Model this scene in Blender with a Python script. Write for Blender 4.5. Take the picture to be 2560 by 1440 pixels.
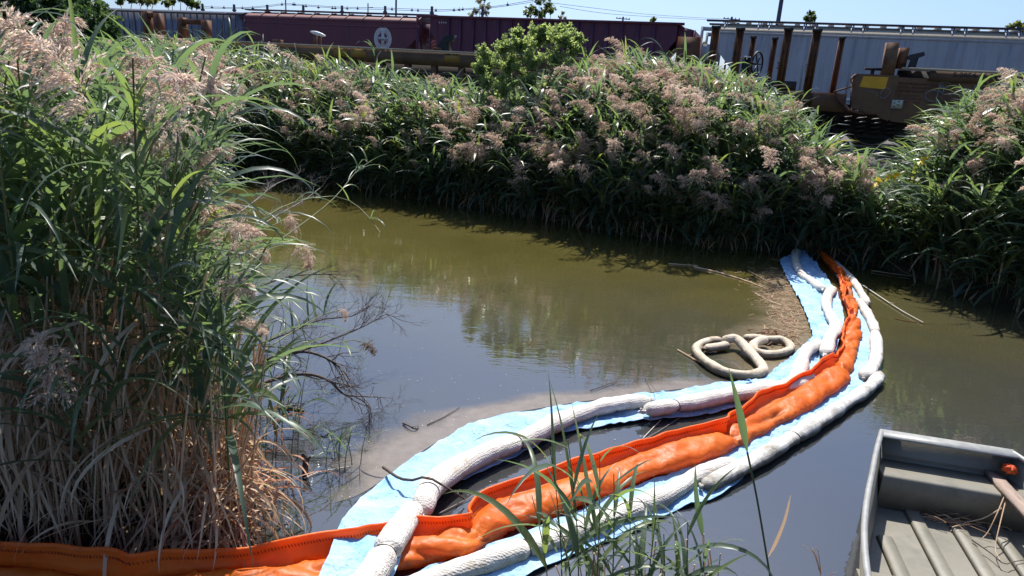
import bpy, math, random
import numpy as np
from mathutils import Matrix, Vector

for o in list(bpy.data.objects): bpy.data.objects.remove(o)
SC = bpy.context.scene
COL = SC.collection
R_ = math.radians

# ---------------------------------------------------------------- camera
EYE = 2.40
FPX, PITCH, ROLL = 1707.0, R_(16.45), R_(3.6)
CAM = np.array([0., 0., EYE])
_F = np.array([0, math.cos(PITCH), -math.sin(PITCH)])
_U0 = np.array([0, math.sin(PITCH), math.cos(PITCH)])
_R = math.cos(ROLL) * np.array([1., 0, 0]) + math.sin(ROLL) * _U0
_U = -math.sin(ROLL) * np.array([1., 0, 0]) + math.cos(ROLL) * _U0
cd = bpy.data.cameras.new('camera'); cam = bpy.data.objects.new('camera', cd); COL.objects.link(cam)
cam.matrix_world = Matrix(((_R[0], _U[0], -_F[0], 0), (_R[1], _U[1], -_F[1], 0), (_R[2], _U[2], -_F[2], EYE), (0, 0, 0, 1)))
cd.sensor_width = 36.0; cd.lens = 36.0 * FPX / 2560.0
cd.clip_start = 0.05; cd.clip_end = 3000.0
SC.camera = cam

# ---------------------------------------------------------------- sky, sun, exposure
SUN_EL, SUN_AZ = R_(56), R_(3)           # azimuth from straight ahead, minus = to the left
world = bpy.data.worlds.new('World'); SC.world = world; world.use_nodes = True
wn = world.node_tree.nodes; wn.clear()
wo = wn.new('ShaderNodeOutputWorld'); wb = wn.new('ShaderNodeBackground'); ws = wn.new('ShaderNodeTexSky')
ws.sky_type = 'NISHITA'; ws.sun_disc = False
ws.sun_elevation = SUN_EL; ws.sun_rotation = SUN_AZ
ws.altitude = 0; ws.air_density = 0.85; ws.dust_density = 2.2; ws.ozone_density = 10.0
wb.inputs['Strength'].default_value = 0.067
world.node_tree.links.new(ws.outputs[0], wb.inputs[0]); world.node_tree.links.new(wb.outputs[0], wo.inputs[0])
sd = np.array([math.sin(SUN_AZ) * math.cos(SUN_EL), math.cos(SUN_AZ) * math.cos(SUN_EL), math.sin(SUN_EL)])
sl = bpy.data.lights.new('sun', 'SUN'); sl.energy = 2.95; sl.angle = R_(0.53); sl.color = (1.0, 0.955, 0.89)
so = bpy.data.objects.new('sun', sl); COL.objects.link(so)
so.rotation_euler = Vector(sd).to_track_quat('Z', 'Y').to_euler(); so.location = (0, 0, 30)
SC.view_settings.view_transform = 'Standard'; SC.view_settings.look = 'None'
SC.view_settings.exposure = 1.38; SC.view_settings.gamma = 1.0
SC.view_settings.use_curve_mapping = False
SC.render.engine = 'CYCLES'
SC.cycles.max_bounces = 8; SC.cycles.transparent_max_bounces = 12; SC.cycles.caustics_reflective = False; SC.cycles.caustics_refractive = False

# ---------------------------------------------------------------- measuring: photograph pixel -> point on a level plane
def ray(x, y): return _F + _R * (x - 1280) / FPX - _U * (y - 720) / FPX
def W(x, y, z=0.0):
    d = ray(x, y); return CAM + d * ((z - CAM[2]) / d[2])
def WD(x, y, dist):                       # point at a horizontal distance
    d = ray(x, y); return CAM + d * (dist / math.hypot(d[0], d[1]))
def proj(P):
    d = np.asarray(P, float) - CAM; w = d @ _F
    return 1280 + FPX * (d @ _R) / w, 720 - FPX * (d @ _U) / w
TANG = np.array([.9466, -.3226, 0]); NORM = np.array([.3226, .9466, 0]); TRZ = math.atan2(-.3226, .9466)
RAILZ = EYE - 0.79
NRAIL = float(W(2190, 365, RAILZ) @ NORM)
def TR(x, y, n):                          # pixel -> (along track, height) on the upright plane at depth n
    d = ray(x, y); P = CAM + d * ((n - CAM @ NORM) / (d @ NORM)); return float(P @ TANG), float(P[2])

# ---------------------------------------------------------------- mesh building
class G:
    def __init__(s): s.V = []; s.Q = []; s.T = []; s.n = 0; s.tint = []
    def add(s, V, F, tint=0.5):
        V = np.asarray(V, float).reshape(-1, 3); F = np.asarray(F, np.int64)
        if len(V) == 0: return
        s.V.append(V)
        (s.Q if F.shape[1] == 4 else s.T).append(F + s.n)
        s.tint.append(np.full(len(V), tint) if np.isscalar(tint) else np.asarray(tint, float)); s.n += len(V)
    def box(s, x0, x1, y0, y1, z0, z1, tint=0.5):
        V = [(x, y, z) for z in (z0, z1) for y in (y0, y1) for x in (x0, x1)]
        s.add(V, [(0, 2, 3, 1), (4, 5, 7, 6), (0, 1, 5, 4), (2, 6, 7, 3), (0, 4, 6, 2), (1, 3, 7, 5)], tint)
    def hexa(s, P, tint=0.5):             # eight points: four below, four above
        s.add(P, [(0, 3, 2, 1), (4, 5, 6, 7), (0, 1, 5, 4), (1, 2, 6, 5), (2, 3, 7, 6), (3, 0, 4, 7)], tint)
    def bar(s, a, b, w, h=None, tint=0.5):
        a = np.asarray(a, float); b = np.asarray(b, float); h = h or w
        d = b - a; d /= np.linalg.norm(d) + 1e-9
        u = np.cross(d, [0, 0, 1.]);
        if np.linalg.norm(u) < 1e-3: u = np.array([1., 0, 0])
        u /= np.linalg.norm(u); v = np.cross(u, d)
        c = [(-w / 2, -h / 2), (w / 2, -h / 2), (w / 2, h / 2), (-w / 2, h / 2)]
        s.hexa([a + u * p + v * q for p, q in c] + [b + u * p + v * q for p, q in c], tint)
    def tube(s, path, rad, seg=8, tint=0.5, cap=True):
        P = np.asarray(path, float); n = len(P)
        r = np.full(n, rad) if np.isscalar(rad) else np.asarray(rad, float)
        d = np.gradient(P, axis=0); d /= np.linalg.norm(d, axis=1)[:, None] + 1e-9
        ref = np.array([0, 0, 1.]) if abs(d[:, 2]).mean() < .8 else np.array([1., 0, 0])
        u = np.cross(d, ref); u /= np.linalg.norm(u, axis=1)[:, None] + 1e-9; v = np.cross(u, d)
        a = np.arange(seg) * 2 * np.pi / seg
        V = P[:, None, :] + r[:, None, None] * (np.cos(a)[None, :, None] * u[:, None, :] + np.sin(a)[None, :, None] * v[:, None, :])
        i = np.arange(n - 1)[:, None] * seg; j = np.arange(seg)[None, :]; k = (np.arange(seg)[None, :] + 1) % seg
        F = np.stack([i + j, i + k, i + seg + k, i + seg + j], -1).reshape(-1, 4)
        base = s.n; s.add(V.reshape(-1, 3), F, tint)
        if cap:
            s.add(np.vstack([V[0], P[0][None]]), [(j, seg, (j + 1) % seg) for j in range(seg)], tint)
            s.add(np.vstack([V[-1], P[-1][None]]), [((j + 1) % seg, seg, j) for j in range(seg)], tint)
    def prism(s, poly, y0, y1, tint=0.5): # poly of (x, z), extruded along y
        n = len(poly); V = [(p[0], y0, p[1]) for p in poly] + [(p[0], y1, p[1]) for p in poly]
        s.add(V, [(i, (i + 1) % n, n + (i + 1) % n, n + i) for i in range(n)], tint)
        c = np.mean(poly, axis=0)
        s.add([(p[0], y0, p[1]) for p in poly] + [(c[0], y0, c[1])], [((i + 1) % n, i, n) for i in range(n)], tint)
        s.add([(p[0], y1, p[1]) for p in poly] + [(c[0], y1, c[1])], [(i, (i + 1) % n, n) for i in range(n)], tint)
    def prismx(s, poly, x0, x1, tint=0.5): # poly of (y, z), extruded along x
        n = len(poly); V = [(x0, p[0], p[1]) for p in poly] + [(x1, p[0], p[1]) for p in poly]
        s.add(V, [((i + 1) % n, i, n + i, n + (i + 1) % n) for i in range(n)], tint)
        c = np.mean(poly, axis=0)
        s.add([(x0, p[0], p[1]) for p in poly] + [(x0, c[0], c[1])], [(i, (i + 1) % n, n) for i in range(n)], tint)
        s.add([(x1, p[0], p[1]) for p in poly] + [(x1, c[0], c[1])], [((i + 1) % n, i, n) for i in range(n)], tint)
    def mesh(s, name, mat, smooth=False, off=None):
        V = np.concatenate(s.V) if s.V else np.zeros((0, 3))
        if off is not None: V = V - np.asarray(off, float)[None, :]
        Q = np.concatenate(s.Q) if s.Q else np.zeros((0, 4), np.int64)
        T = np.concatenate(s.T) if s.T else np.zeros((0, 3), np.int64)
        me = bpy.data.meshes.new(name)
        me.vertices.add(len(V)); me.vertices.foreach_set('co', V.astype(np.float32).ravel())
        nl = len(Q) * 4 + len(T) * 3; me.loops.add(nl); me.polygons.add(len(Q) + len(T))
        me.loops.foreach_set('vertex_index', np.concatenate([Q.ravel(), T.ravel()]).astype(np.int32))
        st = np.concatenate([np.arange(len(Q)) * 4, len(Q) * 4 + np.arange(len(T)) * 3]).astype(np.int32)
        me.polygons.foreach_set('loop_start', st)
        if smooth: me.polygons.foreach_set('use_smooth', np.ones(len(Q) + len(T), bool))
        at = me.attributes.new('tint', 'FLOAT', 'POINT'); at.data.foreach_set('value', np.concatenate(s.tint).astype(np.float32))
        me.update(calc_edges=True); me.validate()
        if mat: me.materials.append(mat)
        return me
    def build(s, name, mat, parent=None, smooth=False, off=None):
        if off is None and parent is not None and parent.get('_rel', 0): off = parent.location
        me = s.mesh(name, mat, smooth, off)
        o = bpy.data.objects.new(name, me); COL.objects.link(o)
        if parent is not None: o.parent = parent
        return o
def tag(o, label=None, cat=None, group=None, kind=None):
    if label: o['label'] = label
    if cat: o['category'] = cat
    if group: o['group'] = group
    if kind: o['kind'] = kind
    return o
def thing(name, label, cat, loc=(0, 0, 0), group=None, rotz=0.0, rel=True):
    o = bpy.data.objects.new(name, None); COL.objects.link(o); o.empty_display_size = .1
    o.location = [float(v) for v in loc]; o.rotation_euler = (0, 0, rotz)
    if rel: o['_rel'] = 1
    return tag(o, label, cat, group)
def smoothpath(P, n, k=0.5):              # Catmull-Rom through the points, evenly resampled
    P = np.asarray(P, float); Q = np.vstack([2 * P[0] - P[1], P, 2 * P[-1] - P[-2]]); out = []
    for i in range(1, len(Q) - 2):
        for t in np.linspace(0, 1, 24, endpoint=False):
            a, b, c, d = Q[i - 1], Q[i], Q[i + 1], Q[i + 2]
            out.append(.5 * ((2 * b) + (-a + c) * t + (2 * a - 5 * b + 4 * c - d) * t * t + (-a + 3 * b - 3 * c + d) * t ** 3))
    out.append(Q[-2]); out = np.array(out)
    L = np.concatenate([[0], np.cumsum(np.linalg.norm(np.diff(out, axis=0), axis=1))])
    t = np.linspace(0, L[-1], n)
    return np.stack([np.interp(t, L, out[:, i]) for i in range(out.shape[1])], 1)
def wob(x, seed, octs=((1, 1), (2.3, .5), (5.1, .25))):      # smooth pseudo noise of a number
    rg = np.random.default_rng(seed); v = 0
    for f, a in octs: v = v + a * np.sin(f * np.asarray(x) + rg.uniform(0, 6.28)) * np.cos(.63 * f * np.asarray(x) + rg.uniform(0, 6.28))
    return v
def wob2(x, y, seed, f=1.0):
    rg = np.random.default_rng(seed); v = 0
    for k in range(6):
        a = rg.uniform(0, 6.28); q = f * (1 + .6 * k); v = v + np.sin(q * (np.cos(a) * x + np.sin(a) * y) + rg.uniform(0, 6.28)) / (1 + .6 * k)
    return v * .4

# ---------------------------------------------------------------- materials
def nmat(name):
    m = bpy.data.materials.new(name); m.use_nodes = True; nt = m.node_tree; nt.nodes.clear()
    out = nt.nodes.new('ShaderNodeOutputMaterial'); return m, nt, out
def N(nt, typ, **kw):
    n = nt.nodes.new(typ)
    for k, v in kw.items():
        if hasattr(n, k): setattr(n, k, v)
    return n
def noise(nt, scale, detail=4, vec=None, rough=.6, stretch=None):
    n = nt.nodes.new('ShaderNodeTexNoise'); n.inputs['Scale'].default_value = scale; n.inputs['Detail'].default_value = detail; n.inputs['Roughness'].default_value = rough
    if vec is None:
        tc = nt.nodes.new('ShaderNodeTexCoord'); vec = tc.outputs['Object']
    if stretch:
        mp = nt.nodes.new('ShaderNodeMapping'); mp.inputs['Scale'].default_value = stretch; nt.links.new(vec, mp.inputs[0]); vec = mp.outputs[0]
    nt.links.new(vec, n.inputs['Vector']); return n
def ramp(nt, fac, stops):
    r = nt.nodes.new('ShaderNodeValToRGB'); e = r.color_ramp.elements
    while len(e) < len(stops): e.new(.5)
    for i, (p, c) in enumerate(stops): e[i].position = p; e[i].color = (*c, 1) if len(c) == 3 else c
    nt.links.new(fac, r.inputs[0]); return r
def mixc(nt, fac, a, b, mode='MIX'):
    m = nt.nodes.new('ShaderNodeMix'); m.data_type = 'RGBA'; m.blend_type = mode
    if isinstance(fac, (int, float)): m.inputs[0].default_value = fac
    else: nt.links.new(fac, m.inputs[0])
    for k, v in ((6, a), (7, b)):
        if isinstance(v, tuple): m.inputs[k].default_value = (*v, 1)
        else: nt.links.new(v, m.inputs[k])
    return m.outputs[2]
def surf(name, c1, c2, scale=4, rough=.6, metal=0, bump=0, bscale=40, dirt=None, dscale=2, dpos=(.5, .62), stretch=None, spec=.4, dstretch=None, sub=None, detail=5):
    """weathered opaque surface: two colours by noise, a dirt colour in patches, fine relief"""
    m, nt, out = nmat(name); p = nt.nodes.new('ShaderNodeBsdfPrincipled')
    n1 = noise(nt, scale, detail, stretch=stretch)
    col = ramp(nt, n1.outputs['Fac'], [(.32, c1), (.68, c2)]).outputs[0]
    if dirt:
        n2 = noise(nt, dscale, 6, stretch=dstretch, rough=.7)
        f = ramp(nt, n2.outputs['Fac'], [(dpos[0], (0, 0, 0)), (dpos[1], (1, 1, 1))]).outputs[0]
        col = mixc(nt, f, col, dirt)
    nt.links.new(col, p.inputs['Base Color'])
    r2 = nt.nodes.new('ShaderNodeMapRange'); r2.inputs[3].default_value = rough - .1; r2.inputs[4].default_value = min(1, rough + .12)
    nt.links.new(n1.outputs['Fac'], r2.inputs[0]); nt.links.new(r2.outputs[0], p.inputs['Roughness'])
    p.inputs['Metallic'].default_value = metal; p.inputs['Specular IOR Level'].default_value = spec
    if bump:
        nb = noise(nt, bscale, 5); b = nt.nodes.new('ShaderNodeBump'); b.inputs['Strength'].default_value = bump; b.inputs['Distance'].default_value = .01
        nt.links.new(nb.outputs['Fac'], b.inputs['Height']); nt.links.new(b.outputs[0], p.inputs['Normal'])
    nt.links.new(p.outputs[0], out.inputs[0]); return m
def leafmat(name, stops, trans, tmul=1.6, rough=.42, spec=.35, objrand=.35, tcol=(1, 1.05, .55)):
    """thin leaf: reflects and lets light through; colour varies per leaf and per plant"""
    m, nt, out = nmat(name)
    at = N(nt, 'ShaderNodeAttribute'); at.attribute_name = 'tint'
    oi = nt.nodes.new('ShaderNodeObjectInfo')
    ma = nt.nodes.new('ShaderNodeMath'); ma.operation = 'MULTIPLY_ADD'; ma.inputs[1].default_value = objrand; ma.inputs[2].default_value = -objrand / 2
    nt.links.new(oi.outputs['Random'], ma.inputs[0])
    ad = nt.nodes.new('ShaderNodeMath'); ad.operation = 'ADD'; nt.links.new(at.outputs['Fac'], ad.inputs[0]); nt.links.new(ma.outputs[0], ad.inputs[1])
    col = ramp(nt, ad.outputs[0], stops).outputs[0]
    p = nt.nodes.new('ShaderNodeBsdfPrincipled'); p.inputs['Roughness'].default_value = rough; p.inputs['Specular IOR Level'].default_value = spec
    nt.links.new(col, p.inputs['Base Color'])
    t = nt.nodes.new('ShaderNodeBsdfTranslucent')
    nt.links.new(mixc(nt, 1.0, col, tuple(tmul * q for q in tcol), 'MULTIPLY'), t.inputs[0])
    mx = nt.nodes.new('ShaderNodeMixShader'); mx.inputs[0].default_value = trans
    nt.links.new(p.outputs[0], mx.inputs[1]); nt.links.new(t.outputs[0], mx.inputs[2]); nt.links.new(mx.outputs[0], out.inputs[0]); return m

M = {}
M['leaf'] = leafmat('reed_leaf', [(.0, (.072, .112, .095)), (.45, (.112, .162, .105)), (.75, (.165, .215, .085)), (.93, (.24, .22, .05)), (1.0, (.40, .29, .07))],   .48, tmul=1.6, rough=.38, spec=.55)
M['leaf_grey'] = leafmat('grey_shrub_leaf', [(0, (.15, .20, .095)), (.6, (.23, .29, .14)), (1, (.35, .40, .21))], .6, tmul=1.7, tcol=(1, 1.0, .6))
M['leaf_dark'] = leafmat('shrub_leaf', [(0, (.035, .065, .028)), (.6, (.07, .12, .05)), (1, (.14, .19, .08))], .35)
M['tree_leaf'] = leafmat('tree_leaf', [(0, (.06, .09, .03)), (.6, (.13, .16, .05)), (1, (.30, .27, .10))], .4)
M['pale_leaf'] = leafmat('pale_tree_leaf', [(0, (.22, .20, .13)), (.6, (.33, .29, .18)), (1, (.45, .40, .25))], .4, tmul=1.1)
M['stem'] = leafmat('reed_stem', [(0, (.07, .10, .03)), (.6, (.16, .17, .06)), (1, (.32, .26, .13))], .1)
M['dry'] = leafmat('dry_reed', [(0, (.33, .20, .11)), (.5, (.60, .42, .265)), (1, (.78, .61, .43))], .28, tmul=1.2, rough=.55, tcol=(1, .9, .75))
M['plume'] = leafmat('reed_plume', [(0, (.46, .345, .275)), (.5, (.65, .52, .435)), (1, (.84, .74, .65))], .48, tmul=1.1, rough=.7, spec=.15, tcol=(1, .93, .84))
M['boomlit'] = leafmat('boomlit_dead_leaf', [(0, (.22, .085, .045)), (.5, (.42, .19, .105)), (1, (.58, .33, .21))], .3, tmul=1.2, rough=.6, tcol=(1, .8, .6))  # orange light bounced off the boom is put into this leaf colour
M['plume_brown'] = leafmat('brown_plume', [(0, (.10, .05, .02)), (1, (.26, .14, .06))], .3, tmul=1.2, rough=.7, spec=.1)
M['bark'] = surf('dead_bark', (.05, .035, .03), (.13, .10, .085), 30, .8, bump=.4, bscale=120)
M['greytwig'] = surf('grey_twig', (.14, .12, .11), (.28, .25, .23), 30, .8)
M['soil'] = surf('soil', (.028, .022, .014), (.07, .055, .035), 1.6, .95, bump=.6, bscale=14, dirt=(.06, .07, .025), dscale=.8, spec=.1)
M['ballast'] = surf('ballast', (.05, .045, .04), (.20, .18, .165), 22, .95, bump=1, bscale=26, spec=.1)
M['rail'] = surf('rail_steel', (.22, .17, .13), (.35, .30, .26), 8, .35, metal=.7)
M['tie'] = surf('tie_wood', (.04, .03, .025), (.09, .07, .055), 6, .9)
# ================================================================ the setting
def water_mat():
    m, nt, out = nmat('creek_water'); p = nt.nodes.new('ShaderNodeBsdfPrincipled')
    n1 = noise(nt, .55, 4)
    col = ramp(nt, n1.outputs['Fac'], [(.3, (.066, .058, .017)), (.55, (.086, .074, .022)), (.75, (.098, .086, .030))]).outputs[0]
    # base colour darker and greyer on this side of the creek, olive towards the far bank
    tc = nt.nodes.new('ShaderNodeTexCoord'); sx = nt.nodes.new('ShaderNodeSeparateXYZ'); nt.links.new(tc.outputs['Object'], sx.inputs[0])
    n3 = noise(nt, .4, 3); ad = nt.nodes.new('ShaderNodeMath'); ad.operation = 'MULTIPLY_ADD'; ad.inputs[1].default_value = 5.0; nt.links.new(n3.outputs['Fac'], ad.inputs[0]); nt.links.new(sx.outputs['Y'], ad.inputs[2])
    mr = nt.nodes.new('ShaderNodeMapRange'); mr.inputs[1].default_value = 6.6; mr.inputs[2].default_value = 12.0; nt.links.new(ad.outputs[0], mr.inputs[0])
    col = mixc(nt, mr.outputs[0], (.036, .039, .040), col)
    nt.links.new(col, p.inputs['Base Color'])
    p.inputs['Roughness'].default_value = .02; p.inputs['IOR'].default_value = 2.05; p.inputs['Specular IOR Level'].default_value = .6
    a = noise(nt, 3.0, 3, stretch=(.7, 1.7, 1)); b = noise(nt, 14, 3, stretch=(.55, 1.6, 1))
    # breeze reaches some patches and leaves others smooth
    c = noise(nt, .35, 2); cr = ramp(nt, c.outputs['Fac'], [(.42, (.12, .12, .12)), (.68, (1, 1, 1))])
    mm = nt.nodes.new('ShaderNodeMath'); mm.operation = 'MULTIPLY'; nt.links.new(b.outputs['Fac'], mm.inputs[0]); nt.links.new(cr.outputs[0], mm.inputs[1])
    b1 = nt.nodes.new('ShaderNodeBump'); b1.inputs['Strength'].default_value = .20; b1.inputs['Distance'].default_value = .012
    nt.links.new(a.outputs['Fac'], b1.inputs['Height'])
    b2 = nt.nodes.new('ShaderNodeBump'); b2.inputs['Strength'].default_value = .24; b2.inputs['Distance'].default_value = .006
    nt.links.new(mm.outputs[0], b2.inputs['Height']); nt.links.new(b1.outputs[0], b2.inputs['Normal'])
    nt.links.new(b2.outputs[0], p.inputs['Normal']); nt.links.new(p.outputs[0], out.inputs[0]); return m
M['water'] = water_mat()
g = G(); g.add([(-40, -8, 0), (40, -8, 0), (40, 24, 0), (-40, 24, 0)], [(0, 1, 2, 3)])
tag(g.build('water', M['water']), kind='structure')

FS = np.array([W(x, y, 0)[:2] for x, y in [(430, 428), (520, 435), (700, 442), (850, 465), (1000, 492), (1200, 522), (1400, 557), (1600, 592), (1750, 615), (1950, 628), (2200, 668), (2400, 735), (2560, 785)]])
FS = np.vstack([[-40, 19.5], [-12, 17.2], FS, [FS[-1][0] + 2.2, FS[-1][1] - 2.0], [FS[-1][0] + 6, FS[-1][1] - 4], [40, -2]])
FS = FS[np.argsort(FS[:, 0])]
def yfar(x): return np.interp(x, FS[:, 0], FS[:, 1])
LS = np.array([W(x, y, 0)[:2] for x, y in [(590, 1372), (610, 1280), (620, 1150), (570, 980), (510, 780), (450, 620), (420, 500)]])
LS = np.vstack([[-6, -8], [-6, LS[0][1] - .22], [-2.4, LS[0][1] - .12], LS, [-8.5, 14.2], [-14, 15.5], [-40, 17]])
LS = LS[np.argsort(LS[:, 1])]
def xleft(y): return np.interp(y, LS[:, 1], LS[:, 0])
def gh(x, y):
    x = np.asarray(x, float); y = np.asarray(y, float)
    d = y - yfar(x); wv = wob2(x, y, 5, 2.2) * .05
    zf = np.interp(d, [-.6, 0, .35, 1.2, 2.6, 60, 600], [-.5, 0, .32, .75, 1.2, 1.15, 1.0]) + wv * (d > .1)
    e = xleft(y) - x
    zl = np.interp(e, [-.5, 0, .3, 1.5, 10], [-.5, 0, .16, .32, .6]) + wv * (e > .1)
    zl = np.where(y > 17.2, -1, zl)
    zn = np.interp(2.55 - y, [-.5, 0, .3, 1.5], [-.5, 0, .12, .4]); zn = np.where((x > 1.1) | (x < -1.2), zn * 0 - .5, zn)
    return np.maximum(np.maximum(zf, zl), zn)
xs = np.unique(np.concatenate([np.linspace(-700, -40, 12), np.linspace(-40, -10, 30), np.arange(-10, 11, .17), np.linspace(11, 40, 30), np.linspace(40, 700, 12)]))
ys = np.unique(np.concatenate([np.linspace(-8, 1, 12), np.arange(1, 19, .17), np.linspace(19, 60, 30), np.linspace(60, 900, 14)]))
X, Y = np.meshgrid(xs, ys); Z = gh(X, Y); nx = len(xs)
i, j = np.meshgrid(np.arange(len(ys) - 1), np.arange(nx - 1), indexing='ij'); k = i * nx + j
g = G(); g.add(np.stack([X, Y, Z], -1).reshape(-1, 3), np.stack([k, k + 1, k + nx + 1, k + nx], -1).reshape(-1, 4))
tag(g.build('ground', M['soil'], smooth=True), kind='structure')

# railway: ballast, sleepers and rails (built in along/depth/height coordinates, turned with the track)
def railroot(): 
    o = bpy.data.objects.new('railway_track', None); COL.objects.link(o); o.rotation_euler = (0, 0, TRZ); o['kind'] = 'structure'; return o
NB = 34.0                                  # near side of the freight cars on the far track
rr = railroot()
g = G(); g.prismx([(NRAIL - 1.3, RAILZ - .62), (NRAIL - .75, RAILZ - .2), (NB + 4, RAILZ - .2), (NB + 6, RAILZ - 1)], -70, 40)
g.build('ballast', M['ballast'], rr)
for n in (NRAIL, NRAIL + 1.435, NB + .8, NB + 2.235):
    g = G(); g.prismx([(n - .036, RAILZ), (n + .036, RAILZ), (n + .036, RAILZ - .045), (n + .01, RAILZ - .06), (n + .01, RAILZ - .13), (n + .07, RAILZ - .16), (n - .07, RAILZ - .16), (n - .01, RAILZ - .13), (n - .01, RAILZ - .06), (n - .036, RAILZ - .045)], -60, 30)
    g.build('rail', M['rail'], rr)
g = G(); g.box(-.11, .11, -.55, 2.0, -.34, -.161); tm = g.mesh('tie', M['tie'])
for k in range(22):
    o = bpy.data.objects.new('tie', tm); COL.objects.link(o); o.parent = rr; o.location = (-3 + k * .52, NRAIL, RAILZ)

# ================================================================ freight cars
M['maroon'] = surf('maroon_paint', (.095, .024, .040), (.13, .034, .052), 1.2, .55, dirt=(.055, .028, .035), dscale=1.6, stretch=(1, 1, .3), dstretch=(3, 1, .25), dpos=(.5, .72))
M['maroon_roof'] = surf('faded_maroon_roof', (.20, .085, .07), (.29, .14, .115), 3, .6, stretch=(1, 1, 3))
M['purple'] = surf('dark_maroon_paint', (.075, .020, .043), (.10, .027, .056), .9, .55, dirt=(.050, .022, .034), dscale=1.6, stretch=(1, 1, .3), dstretch=(3, 1, .25), dpos=(.5, .72))
M['greycar'] = surf('grey_car_paint', (.26, .29, .33), (.34, .37, .41), .7, .5, dirt=(.19, .20, .22), dscale=1.3, dpos=(.48, .75), stretch=(1, 1, .4), dstretch=(3, 1, .3))
M['weathercar'] = surf('weathered_blue_grey', (.11, .125, .16), (.20, .22, .27), 2.2, .6, dirt=(.10, .07, .06), dscale=2.5, stretch=(1.5, 1, .15), dstretch=(3, 1, .25))
M['tanroof'] = surf('tan_roof', (.36, .29, .20), (.46, .38, .27), 5, .6)
M['darksteel'] = surf('dark_steel', (.018, .018, .022), (.05, .045, .045), 6, .6)
M['runboard'] = surf('running_board', (.03, .032, .05), (.07, .07, .09), 6, .6)
M['ttx'] = surf('faded_yellow_steel', (.20, .105, .04), (.155, .085, .045), 1.3, .65, dirt=(.075, .036, .022), dscale=1.1, dpos=(.42, .66), dstretch=(.6, 1, 1.6))
M['ttx2'] = surf('brown_steel', (.155, .080, .040), (.21, .108, .05), 1.6, .7, dirt=(.085, .038, .025), dscale=2.0, dpos=(.45, .65))
M['rust'] = surf('rusty_stake', (.19, .075, .025), (.13, .05, .022), 3, .7, dirt=(.07, .03, .02), dscale=4)
M['ttxdark'] = surf('dark_side_sheet', (.05, .036, .028), (.085, .06, .042), 3, .75, stretch=(1, 1, 4))  # darkest of the well car browns, for the recessed side sheets
M['yellow'] = surf('safety_yellow', (.66, .31, .012), (.78, .38, .02), 5, .5)
M['oldyellow'] = surf('old_yellow', (.30, .16, .03), (.40, .22, .04), 3, .6)
M['white'] = surf('faded_white_paint', (.42, .45, .47), (.55, .57, .58), 6, .6)
M['black'] = surf('black_paint', (.008, .008, .01), (.02, .018, .018), 6, .5)
M['redprint'] = surf('faded_red_print', (.10, .025, .02), (.16, .04, .03), 5, .6)
M['greyprint'] = surf('grey_graffiti', (.20, .19, .19), (.28, .26, .26), 5, .6)
M['paperplate'] = surf('pale_plate', (.50, .47, .36), (.62, .58, .46), 5, .6)
M['palecap'] = surf('pale_metal', (.62, .62, .62), (.75, .74, .72), 5, .5)

def car(name, label, s0, n0):
    o = thing(name, label, 'freight car', TANG * s0 + NORM * n0 + np.array([0, 0, RAILZ]), 'freight cars behind the reeds', TRZ, rel=False)
    o['_s0'] = s0; o['_n0'] = n0; return o
def cp(c, g, name, mat, smooth=False, parent=None):     # part given in along/depth/height coordinates
    o = g.build(name, mat, None, smooth, off=(c['_s0'], c['_n0'], RAILZ)); o.parent = parent or c; return o
def letters(c, txt, x0, x1, y, n, mat, name='lettering', hpx=None, bold=0.0, parent=None):
    """writing on a car side: starts and ends at the photographed pixels"""
    a, za = TR(x0, y, n); b, zb = TR(x1, y, n)
    cu = bpy.data.curves.new(name, 'FONT'); cu.body = txt; cu.size = 1.0; cu.extrude = .004; cu.offset = bold; cu.resolution_u = 2
    t = bpy.data.objects.new(name, cu); COL.objects.link(t)
    bpy.context.view_layer.update()
    dg = bpy.context.evaluated_depsgraph_get(); me = bpy.data.meshes.new_from_object(t.evaluated_get(dg))
    bpy.data.objects.remove(t)
    co = np.zeros(len(me.vertices) * 3); me.vertices.foreach_get('co', co); co = co.reshape(-1, 3)
    w = co[:, 0].max() - co[:, 0].min(); sx = (b - a) / w
    hz = co[:, 1].max() - co[:, 1].min()
    sz = sx if hpx is None else abs(TR(x0, y - hpx, n)[1] - za) / hz
    V = np.stack([a - c['_s0'] + (co[:, 0] - co[:, 0].min()) * sx, n - c['_n0'] - .004 - co[:, 2], za - RAILZ + (co[:, 1] - co[:, 1].min()) * sz], 1)
    me.vertices.foreach_set('co', V.ravel()); me.update(); me.materials.append(mat)
    o = bpy.data.objects.new(name, me); COL.objects.link(o); o.parent = parent or c; return o
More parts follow.
